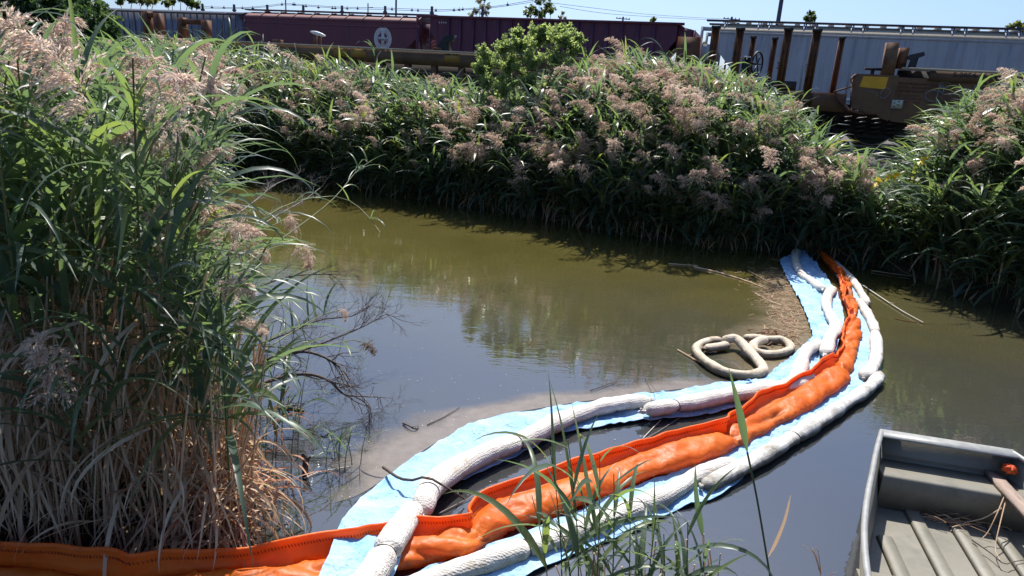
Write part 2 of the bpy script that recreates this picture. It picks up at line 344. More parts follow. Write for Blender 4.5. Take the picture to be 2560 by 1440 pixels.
def truck(c, s, n, pos='wheel_truck'):                    # two-axle truck: side frame with springs and wheels
    g = G(); 
    prof = [(-1.15, .36), (-1.0, .30), (-.55, .22), (-.35, .17), (.35, .17), (.55, .22), (1.0, .30), (1.15, .36), (1.15, .62), (.8, .66), (.45, .72), (-.45, .72), (-.8, .66), (-1.15, .62)]
    for dn in (0.02, 1.5):
        g.prism([(s + a, RAILZ + z) for a, z in prof], n + dn - .12, n + dn)
    fr = cp(c, g, 'wheel_truck', M['darksteel'])
    for k in range(6):
        g = G(); ss = s - .3 + (k % 3) * .3
        a = np.linspace(0, 2 * np.pi * 4, 40)
        g.tube(np.stack([ss + .09 * np.cos(a), n - .2 + .06 * (k // 3) + .07 * np.sin(a), RAILZ + .24 + .36 * a / a[-1]], 1), .022, 5)
        cp(c, g, 'spring', M['darksteel'], parent=fr)
    for ds in (-.9, .9):
        for dn in (.30, 1.74):
            g = G(); a = np.linspace(0, 2 * np.pi, 33)[:-1]
            for r0, r1, y0, y1 in ((.46, .46, 0, .13), (.49, .49, .10, .14)):
                p = [(s + ds + r0 * math.cos(t), RAILZ + .46 + r0 * math.sin(t)) for t in a]
                g.prism(p, n + dn - .14 + y0, n + dn - .14 + y1)
            p = [(s + ds + .38 * math.cos(t), RAILZ + .46 + .38 * math.sin(t)) for t in a]
            w = cp(c, g, 'wheel', M['darksteel'], parent=fr)
            g = G(); g.tube(np.stack([s + ds + .45 * np.cos(a), np.full(32, n + dn - .15), RAILZ + .46 + .45 * np.sin(a)], 1), .017, 6); cp(c, g, 'wheel', M['rail'], parent=fr)
    return fr
def ladder(c, s, n0, n1, z0, z1, mat):
    g = G(); g.bar((s, n0, z0), (s, n0, z1), .05); g.bar((s, n1, z0), (s, n1, z1), .05)
    k = z0 + .3
    while k < z1: g.bar((s, n0, k), (s, n1, k), .03); k += .38
    return cp(c, g, 'ladder', mat)
def hopper_body(c, sa, sb, ze, slope, mat, zb, ytop=0):   # side sheets, slope-ended
    n = NB
    g = G(); L = slope
    poly = [(sa, ze), (sb, ze), (sb, ze - .75), (sb - L, zb + .3), (sb - L - .4, zb), (sa + L + .4, zb), (sa + L, zb + .3), (sa, ze - .75)]
    g.prism(poly, n, n + .05); near = cp(c, g, 'side_sheet', mat)
    g = G(); g.prism(poly, n + 2.95, n + 3.0); cp(c, g, 'side_sheet', mat)
    for s_, d in ((sa, 1), (sb, -1)):
        g = G()
        g.hexa([(s_, n + .06, ze - .75), (s_ + d * L, n + .06, zb + .3), (s_ + d * L, n + 2.94, zb + .3), (s_, n + 2.94, ze - .75), (s_ + d * .04, n + .06, ze - .75), (s_ + d * (L + .04), n + .06, zb + .3), (s_ + d * (L + .04), n + 2.94, zb + .3), (s_ + d * .04, n + 2.94, ze - .75)])
        cp(c, g, 'slope_sheet', mat); g = G()
        g.box(min(s_, s_ + d * .04), max(s_, s_ + d * .04), n + .06, n + 2.94, ze - .75, ze); cp(c, g, 'end_sheet', mat)
    return near
def underframe(c, sa, sb, n, z):
    g = G(); g.box(sa - .5, sb + .5, n + 1.2, n + 1.8, z, z + .35); g.box(sa - .6, sa - .45, n + .1, n + 2.9, z + .1, z + .4); g.box(sb + .45, sb + .6, n + .1, n + 2.9, z + .1, z + .4)
    cp(c, g, 'underframe', M['darksteel'])
def cage(c, s_in, s_out, n, zt, mat, panel=True):          # posts, ladder and platform at the end of a hopper car
    g = G()
    for nn in (n + .04, n + 2.96):
        g.bar((s_out, nn, RAILZ + 1.0), (s_out, nn, zt), .11); g.bar((s_in, nn, RAILZ + 1.1), (s_in, nn, zt - .6), .08)
        if panel:
            a, b = sorted((s_in, s_out)); g.box(a, b, nn - .02, nn + .02, zt - 1.35, zt - .75); g.box(a, b, nn - .025, nn + .025, zt - .18, zt)
    cp(c, g, 'end_post', mat)
    ladder(c, s_out, n + .1, n + .6, RAILZ + .9, zt - .1, mat)

ZT = TR(830, 31, NB + .9)[1]                # running board of the maroon covered hopper
# --- maroon covered hopper with the round emblem
sa, sb = TR(612, 60, NB)[0], TR(1046, 60, NB)[0]
ze = TR(830, 47, NB)[1]
c = car('covered_hopper_car', 'maroon covered hopper car with white round cross emblem on its side', (sa + sb) / 2, NB)
hopper_body(c, sa, sb, ze, 2.0, M['maroon'], RAILZ + 1.0)
def roofz(t): return ze + (ZT - .10 - ze) * math.sin(min(t / .95, 1) * math.pi / 2) ** .8
tt = np.linspace(0, .95, 8)
npan = 10
for k in range(npan):
    a = sa + (sb - sa) * k / npan; b = sa + (sb - sa) * (k + 1) / npan - .05
    g = G(); P = [(NB + t, roofz(t)) for t in tt] + [(NB + 1.5, roofz(.95) + .03), (NB + 2.05, roofz(.95)), (NB + 2.6, roofz(.4)), (NB + 3, ze), (NB + 3, ze - .02), (NB + .0, ze - .02)]
    g.prismx(P, a, b); cp(c, g, 'roof_panel', M['maroon_roof'])
    g = G(); g.tube([(b + .025, NB + t - .02, roofz(t) + .015) for t in tt], .035, 5); g.bar((b + .025, NB - .02, ze - .02), (b + .025, NB + .55, ZT - .03), .05); cp(c, g, 'roof_rib', M['maroon'])
g = G(); g.box(sa - .3, sb + .6, NB - .02, NB + .05, ze - .10, ze - .025); cp(c, g, 'eave_rail', M['maroon'])
g = G(); g.box(sa - .4, sb + .7, NB + .5, NB + .9, ZT - .04, ZT + .02); g.box(sa - .4, sb + .7, NB + 2.1, NB + 2.5, ZT - .04, ZT + .02); cp(c, g, 'running_board', M['runboard'])
g = G(); g.box(sa, sb, NB - .02, NB, TR(830, 62, NB)[1] - .05, TR(830, 62, NB)[1]); cp(c, g, 'side_seam', M['purple'])
cage(c, sb, sb + 1.1, NB, ze, M['maroon'], False); cage(c, sa, sa - .6, NB, ze, M['maroon'], False)
underframe(c, sa, sb, NB, RAILZ + .75); truck(c, sa + 1.4, NB + .5); truck(c, sb - 1.2, NB + .5)
g = G(); g.box(sb + .2, sb + .7, NB + .3, NB + 1.2, RAILZ + 1.1, RAILZ + 2.1); cp(c, g, 'brake_rigging', M['darksteel'])
# emblem: white disc and ring with a cross, as on the photo
es, ez = TR(957, 97, NB); er = abs(TR(957 + 22, 97, NB)[0] - es)
g = G(); a = np.linspace(0, 2 * np.pi, 49)[:-1]
def ann(g, r0, r1, y, a0=0, a1=2 * math.pi, n=48):
    t = np.linspace(a0, a1, n + 1)
    V = [(es + r * math.sin(q), y, ez + r * 1.12 * math.cos(q)) for q in t for r in (r0, r1)]
    g.add(V, [(2 * i, 2 * i + 1, 2 * i + 3, 2 * i + 2) for i in range(n)])
ann(g, er * .66, er, NB - .006)
w = er * .17
g.box(es - w, es + w, NB - .007, NB - .005, ez - er * .72, ez + er * .72); g.box(es - er * .64, es + er * .64, NB - .009, NB - .0071, ez - w * .95, ez + w * .95)
ann(g, er * .55, er * .62, NB - .011)
em = cp(c, g, 'emblem', M['white'])
g = G()
for q in np.radians(np.concatenate([np.arange(25, 156, 9), np.arange(205, 336, 9)])):
    d = np.array([math.sin(q), 0, math.cos(q) * 1.12]); t = np.array([math.cos(q), 0, -math.sin(q)])
    g.bar(np.array([es, NB - .009, ez]) + d * er * .73, np.array([es, NB - .009, ez]) + d * er * .92, er * .055, .004)
cp(c, g, 'emblem_print', M['maroon'], parent=em)
letters(c, 'Santa Fe', 944, 970, 100.5, NB - .010, M['purple'], 'emblem_print', parent=em)

# --- long dark maroon open hopper
sa, sb = TR(1075, 80, NB)[0], TR(1690, 100, NB)[0]; zt = TR(1400, 48, NB)[1]
c = car('open_hopper_car', 'long dark maroon ribbed open hopper car behind the leafy shrub', (sa + sb) / 2, NB)
hopper_body(c, sa, sb, zt, 1.7, M['purple'], RAILZ + .9)
g = G(); g.box(sa - .7, sb + .3, NB - .12, NB + .08, zt - .10, zt); g.box(sa - .7, sb + .3, NB + 2.9, NB + 3.1, zt - .1, zt); g.box(sa - .06, sa + .06, NB + .08, NB + 2.9, zt - .1, zt); g.box(sb - .06, sb + .06, NB + .08, NB + 2.9, zt - .1, zt); cp(c, g, 'top_chord', M['maroon'])
for px in (1122, 1151, 1183, 1213, 1246, 1277, 1311, 1344, 1377, 1411, 1444, 1480, 1517, 1554, 1594, 1634):
    s_ = TR(px, 90, NB)[0]; g = G(); g.prismx([(NB - .11, zt - .101), (NB - .001, zt - .101), (NB - .001, RAILZ + 1.0), (NB - .11, RAILZ + 1.2)], s_ - .06, s_ + .06); cp(c, g, 'side_rib', M['purple'])
s2 = TR(1738, 70, NB)[0]
cage(c, sa, sa - .75, NB, zt, M['purple'], False)
g = G(); g.hexa([(sb, NB + .05, zt - .9), (s2 - .5, NB + .05, zt - 2), (s2 - .5, NB + 2.9, zt - 2), (sb, NB + 2.9, zt - .9), (sb, NB + .05, zt - .12), (s2, NB + .05, zt - .3), (s2, NB + 2.9, zt - .3), (sb, NB + 2.9, zt - .12)]); cp(c, g, 'end_hood', M['maroon'])
g = G(); g.bar((s2, NB + .05, RAILZ + 1), (s2, NB + .05, zt - .3), .09); g.box(sb, s2 + .1, NB - .05, NB + 3, RAILZ + .95, RAILZ + 1.1); g.box(sb + .2, s2, NB + .2, NB + 2.8, RAILZ + 1.1, zt - 1.2); cp(c, g, 'end_post', M['purple'])
underframe(c, sa, sb, NB, RAILZ + .6); truck(c, sa + 1.3, NB + .5); truck(c, sb - 1.0, NB + .5)
letters(c, '- - - -', 1097, 1116, 58, NB - .005, M['white'], 'stencil', hpx=4)

# --- pale grey covered hopper at the right
sa = TR(1793, 100, NB)[0]; so_ = TR(1752, 100, NB)[0]; sb = sa + 15.2; zt = TR(2100, 60, NB + .6)[1]; ze = TR(2100, 88, NB)[1]
c = car('covered_hopper_car', 'pale grey covered hopper car with tan roof strip and railed walkway', (sa + sb) / 2, NB)
hopper_body(c, sa, sb, ze, 1.6, M['greycar'], RAILZ + .9)
for k in range(8):
    a = sa + (sb - sa) * k / 8; b = sa + (sb - sa) * (k + 1) / 8
    g = G()
    P = [(NB + .0, ze - .01), (NB + .02, ze + .09), (NB + .75, zt - .10), (NB + 2.25, zt - .10), (NB + 2.98, ze + .09), (NB + 3, ze - .01)]
    g.prismx(P, a + .004, b - .004); cp(c, g, 'roof_panel', M['tanroof'])
    for m_ in (.12, .88):
        q = a + (b - a) * m_
        g = G(); g.bar((q, NB - .02, ze - .02), (q, NB + .55, zt + .0), .05); g.bar((q + .15, NB + .1, ze + .0), (q + .08, NB + .6, zt), .045); cp(c, g, 'walkway_bracket', M['greycar'])
    g = G(); g.box(b - .03, b + .03, NB - .012, NB, RAILZ + 1.3, ze - .15); cp(c, g, 'side_seam', M['greycar'])
g = G(); g.box(so_ + .1, sb + .5, NB + .45, NB + .85, zt - .03, zt + .03); g.box(so_ + .1, sb + .5, NB + 2.1, NB + 2.5, zt - .03, zt + .03)
cp(c, g, 'running_board', M['runboard'])
g = G()
for k in range(22): g.box(sa + .4 + k * .7, sa + .62 + k * .7, NB + 1.1, NB + 1.9, zt - .1, zt + .05)
cp(c, g, 'hatch_cover', M['greycar'])
g = G(); g.box(sa, sb, NB - .03, NB, ze - .09, ze); g.box(sa, sb, NB - .04, NB, RAILZ + 1.02, RAILZ + 1.14); cp(c, g, 'side_sill', M['greycar'])
cage(c, sa, so_, NB, ze + .18, M['greycar'])
g = G(); g.box(so_ + .1, sa + 2.2, NB + .06, NB + 2.9, RAILZ + .7, RAILZ + 1.0); g.box(so_ + 1.0, sa + 1.3, NB + .3, NB + 2.6, RAILZ + 1.0, RAILZ + 1.6); cp(c, g, 'end_platform', M['darksteel'])
underframe(c, sa, sb, NB, RAILZ + .7); truck(c, sa + .8, NB + .5); truck(c, sb - 1.4, NB + .5)
letters(c, '35', 1941, 1956, 172, NB - .003, M['black'], 'car_number', hpx=17, bold=.02)
s_, z_ = TR(2024, 171, NB); g = G(); 
for a, b in (((-.16, -.16), (.16, -.16)), ((.16, -.16), (.16, .16)), ((.16, .16), (-.16, .16)), ((-.16, .16), (-.16, -.16)), ((-.08, -.03), (.07, -.03)), ((-.08, .05), (.07, .05)), ((-.08, -.03), (-.08, .05))): g.bar((s_ + a[0], NB - .006, z_ + a[1]), (s_ + b[0], NB - .006, z_ + b[1]), .006, .03)
cp(c, g, 'stencil', M['black'])

# --- weathered blue-grey car at the far left
sb = TR(603, 60, NB)[0]; sa = sb - 13.5; zt = TR(560, 26, NB)[1]
c = car('boxcar', 'weathered blue grey ribbed car at the left end behind the reeds', (sa + sb) / 2, NB)
g = G(); g.box(sa, sb, NB, NB + 3, RAILZ + 1.0, zt - .25); cp(c, g, 'body', M['weathercar'])
g = G(); g.prismx([(NB - .04, zt - .249), (NB - .04, zt - .15), (NB + .5, zt - .02), (NB + 1.5, zt + .05), (NB + 2.5, zt - .02), (NB + 3.04, zt - .249)], sa - .1, sb + .1); cp(c, g, 'roof', M['runboard'])
for k in range(28):
    s_ = sb - .25 - k * .48; g = G(); g.box(s_ - .035, s_ + .035, NB - .06, NB - .001, RAILZ + 1.0, zt - .26); cp(c, g, 'side_rib', M['weathercar'])
g = G(); g.bar((sa, NB - .09, TR(480, 28, NB)[1] - .05), (sb - 1.0, NB - .09, TR(480, 28, NB)[1] - .05), .05); cp(c, g, 'grab_rail', M['palecap'])
underframe(c, sa, sb, NB, RAILZ + .7); truck(c, sa + 1.6, NB + .5); truck(c, sb - 1.6, NB + .5)

# --- articulated well car on the near track (left platform), yellow-brown
NF = NRAIL - .78
zt = TR(1190, 132, NF)[1]; zc = zt - .36
sa, sb = TR(330, 80, NF)[0], TR(1735, 150, NF)[0]
c = car('well_car', 'long yellow brown well car with stiffened side and lettered top beam', (sa + sb) / 2, NF)
for dn in (0, 2.75):
    g = G(); g.box(sa, sb, NF + dn, NF + dn + .26, zc, zt - .03); cp(c, g, 'top_beam', M['ttx'])
g = G(); g.box(sa, sb, NF - .03, NF + .28, zt - .029, zt + .012); cp(c, g, 'beam_cap', M['tanroof'])
g = G(); g.box(sa, sb, NF + .17, NF + .22, RAILZ + .32, zc - .002); cp(c, g, 'side_sheet', M['ttxdark'])
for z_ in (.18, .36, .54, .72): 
    g = G(); g.box(sa, sb, NF + .13, NF + .168, zc - z_ - .05, zc - z_); cp(c, g, 'sheet_corrugation', M['ttxdark'])
for k in range(27):
    s_ = TR(1016, 165, NF)[0] + (k - 13) * .76
    if sa < s_ < sb:
        g = G(); g.box(s_ - .07, s_ + .07, NF + .02, NF + .17, RAILZ + .36, zc - .002); cp(c, g, 'side_post', M['ttx2'])
g = G(); g.box(sa, sb, NF + .0, NF + .3, RAILZ + .22, RAILZ + .358); g.box(sa, sb, NF + .3, NF + 2.7, RAILZ + .22, RAILZ + .27); cp(c, g, 'bottom_sill', M['ttx2'])
for x0, x1 in ((834, 868), (876, 915), (1112, 1150)):
    a, b = TR(x0, 125, NF)[0], TR(x1, 125, NF)[0]; g = G(); g.box(a, b, NF - .006, NF - .001, zt - .25, zt - .05) ; cp(c, g, 'painted_panel', M['oldyellow'])
letters(c, 'DTTX 789666  B', 912, 972, 127, NF - .007, M['black'], hpx=11, bold=.02)
letters(c, '---- ----', 1113, 1146, 137, NF - .008, M['black'], 'stencil', hpx=3)
# fittings on the beam: pale plate on legs, dark folding bracket, brown guide frames
s_, z_ = TR(793, 84, NF + .1); g = G()
P = np.stack([np.linspace(-.24, .24, 9), np.zeros(9), np.linspace(.05, -.05, 9)], 1) + np.array([s_, NF + .13, z_])
g.tube(P, [.012, .03, .045, .055, .055, .05, .045, .03, .012], 10); pl = cp(c, g, 'pale_fitting', M['palecap'], True)
g = G(); g.bar((s_ - .08, NF + .13, zt), (s_ - .08, NF + .13, z_ - .02), .07); g.bar((s_ + .07, NF + .13, zt), (s_ + .07, NF + .13, z_ - .04), .05); cp(c, g, 'bracket_leg', M['ttx2'])
s_, z_ = TR(1118, 100, NF + .1); g = G()
g.prism([(s_ - .32, zt + .012), (s_ - .2, zt + .2), (s_ - .02, z_ + .1), (s_ + .22, z_ + .12), (s_ + .17, z_ - .02), (s_ + .05, z_ - .05), (s_ + .1, zt + .012), (s_ - .1, zt + .012)], NF + .05, NF + .2); cp(c, g, 'dark_bracket', M['black'])
g = G(); g.box(s_ - .36, s_ - .1, NF + .02, NF + .049, zt + .012, zt + .08); cp(c, g, 'orange_tab', M['rust'])
for x0, x1, y0 in ((352, 392, 26), (440, 512, 42)):
    a, z1 = TR(x0, y0, NF); b = TR(x1, y0, NF)[0]; g = G()
    g.box(a, a + .18, NF + .02, NF + .25, zt + .012, z1); g.box(b - .18, b, NF + .02, NF + .25, zt + .012, z1 - .05); g.box(a + .18, b - .18, NF + .04, NF + .22, z1 - .18, z1 - .05); cp(c, g, 'guide_frame', M['rust'])
a, z1 = TR(276, 18, NF); 
s_, z_ = TR(690, 93, NF + .05); g = G(); g.box(s_ - .12, s_ + .12, NF + .05, NF + .2, zt + .012, zt + .10); cp(c, g, 'latch_box', M['ttx2'])
a, z1 = TR(1722, 92, NF); g = G(); g.box(TR(1695, 92, NF)[0], TR(1752, 92, NF)[0], NF + .02, NF + .5, zc + .1, z1); cp(c, g, 'end_box', M['rust'])
truck(c, sa + 1.5, NF + .75); truck(c, sb - .3, NF + .75)

# --- stake car between the two well platforms
sa, sb = TR(1755, 170, NF)[0], TR(2125, 200, NF)[0]
zd = TR(2000, 228, NF)[1]
c = car('stake_car', 'rust brown flat car with upright stakes and a dark brake wheel', (sa + sb) / 2, NF)
g = G(); g.box(sa, sb, NF, NF + .2, zd - .38, zd); g.box(sa, sb, NF + .2, NF + 2.7, zd - .2, zd - .02); g.box(sa, sb, NF + 2.7, NF + 2.9, zd - .38, zd); cp(c, g, 'side_sill', M['ttx2'])
g = G(); g.box(sa - .3, sb - 1.0, NF + .9, NF + 2.0, zd + .0, zd + .22); cp(c, g, 'deck_beam', M['darksteel'])
for px, pb, yt, yb, wd, dn in ((1790, 1779, 70, 250, .17, .03), (1851, 1836, 75, 250, .17, .03), (1972, 1957, 75, 250, .17, .03), (2044, 2023, 78, 265, .17, .03), (1884, 1875, 95, 240, .13, 2.7), (1938, 1928, 98, 240, .13, 2.7), (2106, 2090, 97, 240, .13, 2.7)):
    a, z1 = TR(px, yt, NF + dn); g = G()
    g.box(a - wd / 2, a - wd / 2 + .03, NF + dn, NF + dn + .16, zd + .001, z1); g.box(a + wd / 2 - .03, a + wd / 2, NF + dn, NF + dn + .16, zd + .001, z1); g.box(a - wd / 2 + .03, a + wd / 2 - .03, NF + dn + .06, NF + dn + .10, zd + .001, z1 - .002)
    st = cp(c, g, 'stake', M['rust']); g = G(); g.box(a - wd / 2 - .012, a + wd / 2 + .012, NF + dn - .012, NF + dn + .172, z1 + .001, z1 + .05); cp(c, g, 'stake_cap', M['darksteel'], parent=st)
    g = G(); g.box(a - wd / 2 - .05, a + wd / 2 + .05, NF + dn - .03, NF + dn - .002, zd - .3, zd - .02); cp(c, g, 'stake_pocket', M['ttx2'], parent=st)
s_, z_ = TR(1893, 160, NF + .1); r_ = .25; g = G(); a = np.linspace(0, 2 * np.pi, 25)
ax = np.array([.35, 1.0, 0]) / math.hypot(.35, 1)
rw = lambda t, r: np.array([s_ + r * math.cos(t) * .42, NF + .05 + r * math.cos(t) * .9, z_ + r * math.sin(t)])
g.tube([rw(t, r_) for t in a], .022, 6, cap=False)
for k in range(6): g.bar(rw(k * math.pi / 3, .03), rw(k * math.pi / 3, r_), .02)
cp(c, g, 'brake_wheel', M['black'])
g = G(); g.box(s_ - .32, s_ - .14, NF + .05, NF + .3, zd, z_ + .12); g.bar((s_ - .14, NF + .15, z_), (s_, NF + .06, z_), .04); cp(c, g, 'brake_housing', M['black'])
g = G(); g.box(s_ - .30, s_ - .16, NF + .03, NF + .28, z_ + .121, z_ + .15); cp(c, g, 'housing_cap', M['palecap'])
truck(c, sa + 1.2, NF + .75); truck(c, TR(2060, 320, NF + .8)[0] + .1, NF + .75)

# --- right well platform with the yellow patch
zt = TR(2300, 172, NF)[1]
sl_, sr_ = TR(2132, 230, NF)[0], TR(2560, 250, NF)[0] + 9
zdk = TR(2200, 188, NF)[1]
c = car('well_car', 'brown well car end with a bright yellow patch and faded red lettering', (sl_ + sr_) / 2, NF)
sm = TR(2238, 240, NF)[0]
def q(x, y): return TR(x, y, NF)
g = G(); g.prism([q(2132, 190), q(2142, 184), (sm, q(2238, 188)[1]), (sm, q(2238, 302)[1]), q(2205, 298), q(2190, 285), q(2160, 280), q(2128, 268)], NF, NF + .3); cp(c, g, 'end_panel', M['ttx2'])
zlow = q(2300, 312)[1]
g = G(); g.prism([(sm + .004, zdk - .02), (sr_, zdk - .02), (sr_, zlow - .25), q(2420, 335), q(2290, 312), (sm + .004, q(2238, 304)[1])], NF + .01, NF + .3); cp(c, g, 'side_panel', M['ttx2'])
sy = q(2325, 180)[0]
g = G(); g.box(sy, sr_, NF - .05, NF + .009, q(2330, 202)[1], zt - .03); cp(c, g, 'top_beam', M['ttx'])
g = G(); g.box(q(2255, 172)[0], sr_, NF - .07, NF + .26, zt - .029, zt + .015); cp(c, g, 'beam_cap', M['tanroof'])
g = G(); g.box(sm, sr_, NF + .31, NF + .36, RAILZ + .5, zt - .03); cp(c, g, 'inner_sheet', M['darksteel'])
a, b = q(2154, 200)[0], q(2220, 200)[0]
g = G(); g.add([(a + .02, NF - .006, q(2187, 192)[1]), (b, NF - .006, q(2187, 192)[1] + .01), (b - .02, NF - .006, q(2187, 222)[1]), (a - .02, NF - .006, q(2187, 219)[1])], [(3, 2, 1, 0)]); cp(c, g, 'yellow_patch', M['yellow'])
letters(c, 'S-2054-16 REP', 2381, 2508, 192, NF - .052, M['black'], hpx=12, bold=.018)
y = 211
for k, (t, x0, x1) in enumerate((('UNDER TREAD COND. SHOE', 2244, 2345), ('SPECIAL BRAKE BEAMS', 2244, 2334), ('AND BRIDGE PLATE', 2244, 2310), ('- -- - ----- -', 2242, 2296), ('---- -- ---', 2262, 2304), ('-- - ----', 2260, 2300))):
    letters(c, t, x0, x1, y + k * 9, NF + .008, M['redprint'], 'faded_lettering', hpx=6 if k < 3 else 2)
g = G(); a, z1 = q(2231, 249); b, z0 = q(2254, 272); g.box(a, b, NF - .008, NF - .0011, z0, z1); pp = cp(c, g, 'data_plate', M['paperplate'])
g = G()
for k in range(5): g.box(a + .03 + (k % 2) * .07, a + .07 + (k % 2) * .08, NF - .011, NF - .0081, z0 + .03 + k * .035, z0 + .045 + k * .035)
cp(c, g, 'plate_print', M['black'], parent=pp)
g = G(); s_, z_ = q(2212, 233)
for k in range(1): g.tube([(s_ + .085 * math.cos(t), NF - .008, z_ + .10 * math.sin(t) + .03 * math.cos(t)) for t in np.linspace(0, 6.28, 24)], .008, 5)
g.bar((q(2170, 228)[0], NF - .006, q(2170, 228)[1]), (q(2193, 231)[0], NF - .006, q(2193, 231)[1]), .01); g.bar((q(2193, 231)[0], NF - .006, q(2193, 231)[1]), (q(2194, 244)[0], NF - .006, q(2194, 244)[1]), .01)
cp(c, g, 'chalk_mark', M['greyprint'])
for cx, cy, rx, rz in ((2335, 240, .16, .11), (2362, 212, .10, .06), (2350, 238, .05, .2), (2460, 225, .2, .12)):
    s_, z_ = q(cx, cy); g = G(); g.tube([(s_ + rx * math.cos(t), NF - .0, z_ + rz * math.sin(t)) for t in np.linspace(.3, 5.6, 24)], .012, 4)
    cp(c, g, 'graffiti', M['greyprint'])
g = G(); a = q(2212, 105); g.hexa([(q(2205, 188)[0], NF + .02, zdk), (q(2236, 188)[0], NF + .02, zdk), (q(2236, 188)[0], NF + .3, zdk), (q(2205, 188)[0], NF + .3, zdk), (q(2219, 102)[0], NF + .02, a[1]), (q(2250, 104)[0], NF + .02, a[1]), (q(2250, 104)[0], NF + .3, a[1]), (q(2219, 102)[0], NF + .3, a[1])]); cp(c, g, 'guide_post', M['ttx2'])
g = G(); g.box(q(2254, 120)[0], q(2277, 120)[0], NF + .12, NF + .5, zt, q(2262, 118)[1]); cp(c, g, 'guide_post', M['rust'])
g = G(); s_, z_ = q(2290, 150); g.prism([(s_ - .1, zt + .016), (s_ - .07, z_), (s_ - .14, z_ + .02), (s_ - .12, z_ + .10), (s_ + .13, z_ + .17), (s_ + .16, z_ + .1), (s_ + .05, z_ + .06), (s_ + .04, zt + .016)], NF + .08, NF + .2); cp(c, g, 'dark_bracket', M['darksteel'])
g = G(); g.box(q(2165, 170)[0], q(2206, 170)[0], NF + .1, NF + .3, q(2170, 174)[1], q(2170, 168)[1]); g.box(q(2182, 170)[0], q(2190, 170)[0], NF + .12, NF + .25, zdk, q(2170, 174)[1]); cp(c, g, 'dark_bracket', M['darksteel'])
g = G(); g.tube([(q(x, y)[0], NF - .04, q(x, y)[1]) for x, y in ((2138, 188), (2126, 200), (2132, 216), (2110, 222), (2090, 228))], .02, 6); g.tube([(q(x, y)[0], NF - .05, q(x, y)[1]) for x, y in ((2086, 228), (2098, 250), (2118, 275), (2150, 284), (2185, 285))], .028, 6); cp(c, g, 'air_hose', M['rust'])
truck(c, q(2195, 330)[0], NF + .75)

# ================================================================ poles, wires and trees beyond the trains
M['pole'] = surf('pole_wood', (.06, .065, .09), (.11, .11, .14), 3, .8)
M['wire'] = surf('wire', (.05, .06, .08), (.08, .09, .11), 3, .6)
px = [506, 585, 668, 758, 855, 963, 1080, 1207]; pd = np.interp(px, [506, 1207], [70, 54])
words = ['first', 'second', 'third', 'fourth', 'fifth', 'sixth', 'seventh', 'eighth']
for k, (x, d) in enumerate(zip(px, pd)):
    t = WD(x, 10 + k * 1.0, d); r = .105
    o = thing('line_post', 'short thick post above the train roofs, %s from the left' % words[k], 'post', (t[0], t[1], 1.0), 'posts behind the train')
    g = G(); g.tube([(t[0], t[1], 1.0), (t[0], t[1], t[2] * .5), (t[0], t[1], t[2])], r, 10); g.build('shaft', M['pole'], o, True)
    g = G(); g.box(t[0] - .16, t[0] + .16, t[1] - .06, t[1] + .06, t[2] - .55, t[2] - .4); g.build('bracket', M['pole'], o)
for x, y, d, r, lb in ((712, -60, 75, .06, 'slender dark pole above the maroon covered hopper roof'), (920, 8, 75, .06, 'low thin pole between the round emblem car and sky'), (991, -60, 66, .085, 'tall dark pole rising behind the round emblem'), (1965, -70, 55, .15, 'thick tall pole rising behind the pale grey hopper car')):
    t = WD(x, y, d); o = thing('utility_pole', lb, 'utility pole', (t[0], t[1], 1.0), 'utility poles')
    g = G(); g.tube([(t[0], t[1], 1.0), (t[0], t[1], t[2] * .5), (t[0], t[1], t[2])], [r * 1.2, r * 1.05, r * .9], 10); g.build('shaft', M['pole'], o, True)
    g = G(); g.bar((t[0], t[1], t[2] - .4), (t[0] + .5, t[1], t[2] - .35), .05); g.build('arm', M['pole'], o)
for x, y, d, lb in ((1558, 42, 110, 'distant pole with cross arm over the dark maroon car'), (1830, 42, 95, 'distant pole with tangled cross arms by the grey car end')):
    t = WD(x, y, d); o = thing('utility_pole', lb, 'utility pole', (t[0], t[1], 1.0), 'utility poles'); w = 1.05
    g = G(); g.tube([(t[0], t[1], 1.0), (t[0], t[1], t[2])], .13, 8); g.build('shaft', M['pole'], o, True)
    for dz in (.25, .65):
        g = G(); g.bar((t[0] - w, t[1], t[2] - dz), (t[0] + w, t[1], t[2] - dz - .06), .11); g.build('cross_arm', M['pole'], o)
    for u in (-.9, -.45, .45, .9):
        g = G(); g.bar((t[0] + u * w, t[1], t[2] - .3), (t[0] + u * w, t[1], t[2] - .08), .09); g.build('insulator', M['pole'], o)
def wire(pts, d0, d1, lb, r=.018):
    P = [WD(x, y, d0 + (d1 - d0) * k / (len(pts) - 1)) for k, (x, y) in enumerate(pts)]
    g = G(); g.tube(smoothpath(P, 40), r, 5); tag(g.build('overhead_wire', M['wire'], smooth=True), lb, 'wire', 'overhead wires')
wire([(500, 16), (600, 19), (668, 14), (712, 9), (760, 12), (860, 18), (960, 20), (1080, 24), (1160, 22), (1250, 14), (1350, -3), (1420, -14)], 70, 50, 'upper overhead wire sagging above the maroon cars')
wire([(500, 20), (600, 21), (668, 17), (712, 12), (760, 15), (860, 21), (960, 24), (1080, 28), (1160, 25), (1250, 17), (1350, 2), (1420, -8)], 70, 50, 'lower overhead wire running just under the upper one')
wire([(1385, 8), (1500, 22), (1600, 34), (1740, 44), (1830, 48)], 60, 95, 'faint wire slanting down to the far cross arms')
wire([(1400, 16), (1500, 32), (1600, 40), (1740, 48), (1830, 52)], 60, 95, 'faintest wire slanting low over the dark maroon car')
hg = G(); hg.bar((0, 0, .16), (0, 0, -.14), .035); hg.prism([(-.13, -.06), (0, .06), (.13, -.06), (.05, -.1), (-.05, -.1)], -.03, .03); hm = hg.mesh('wire_hanger', M['wire'])
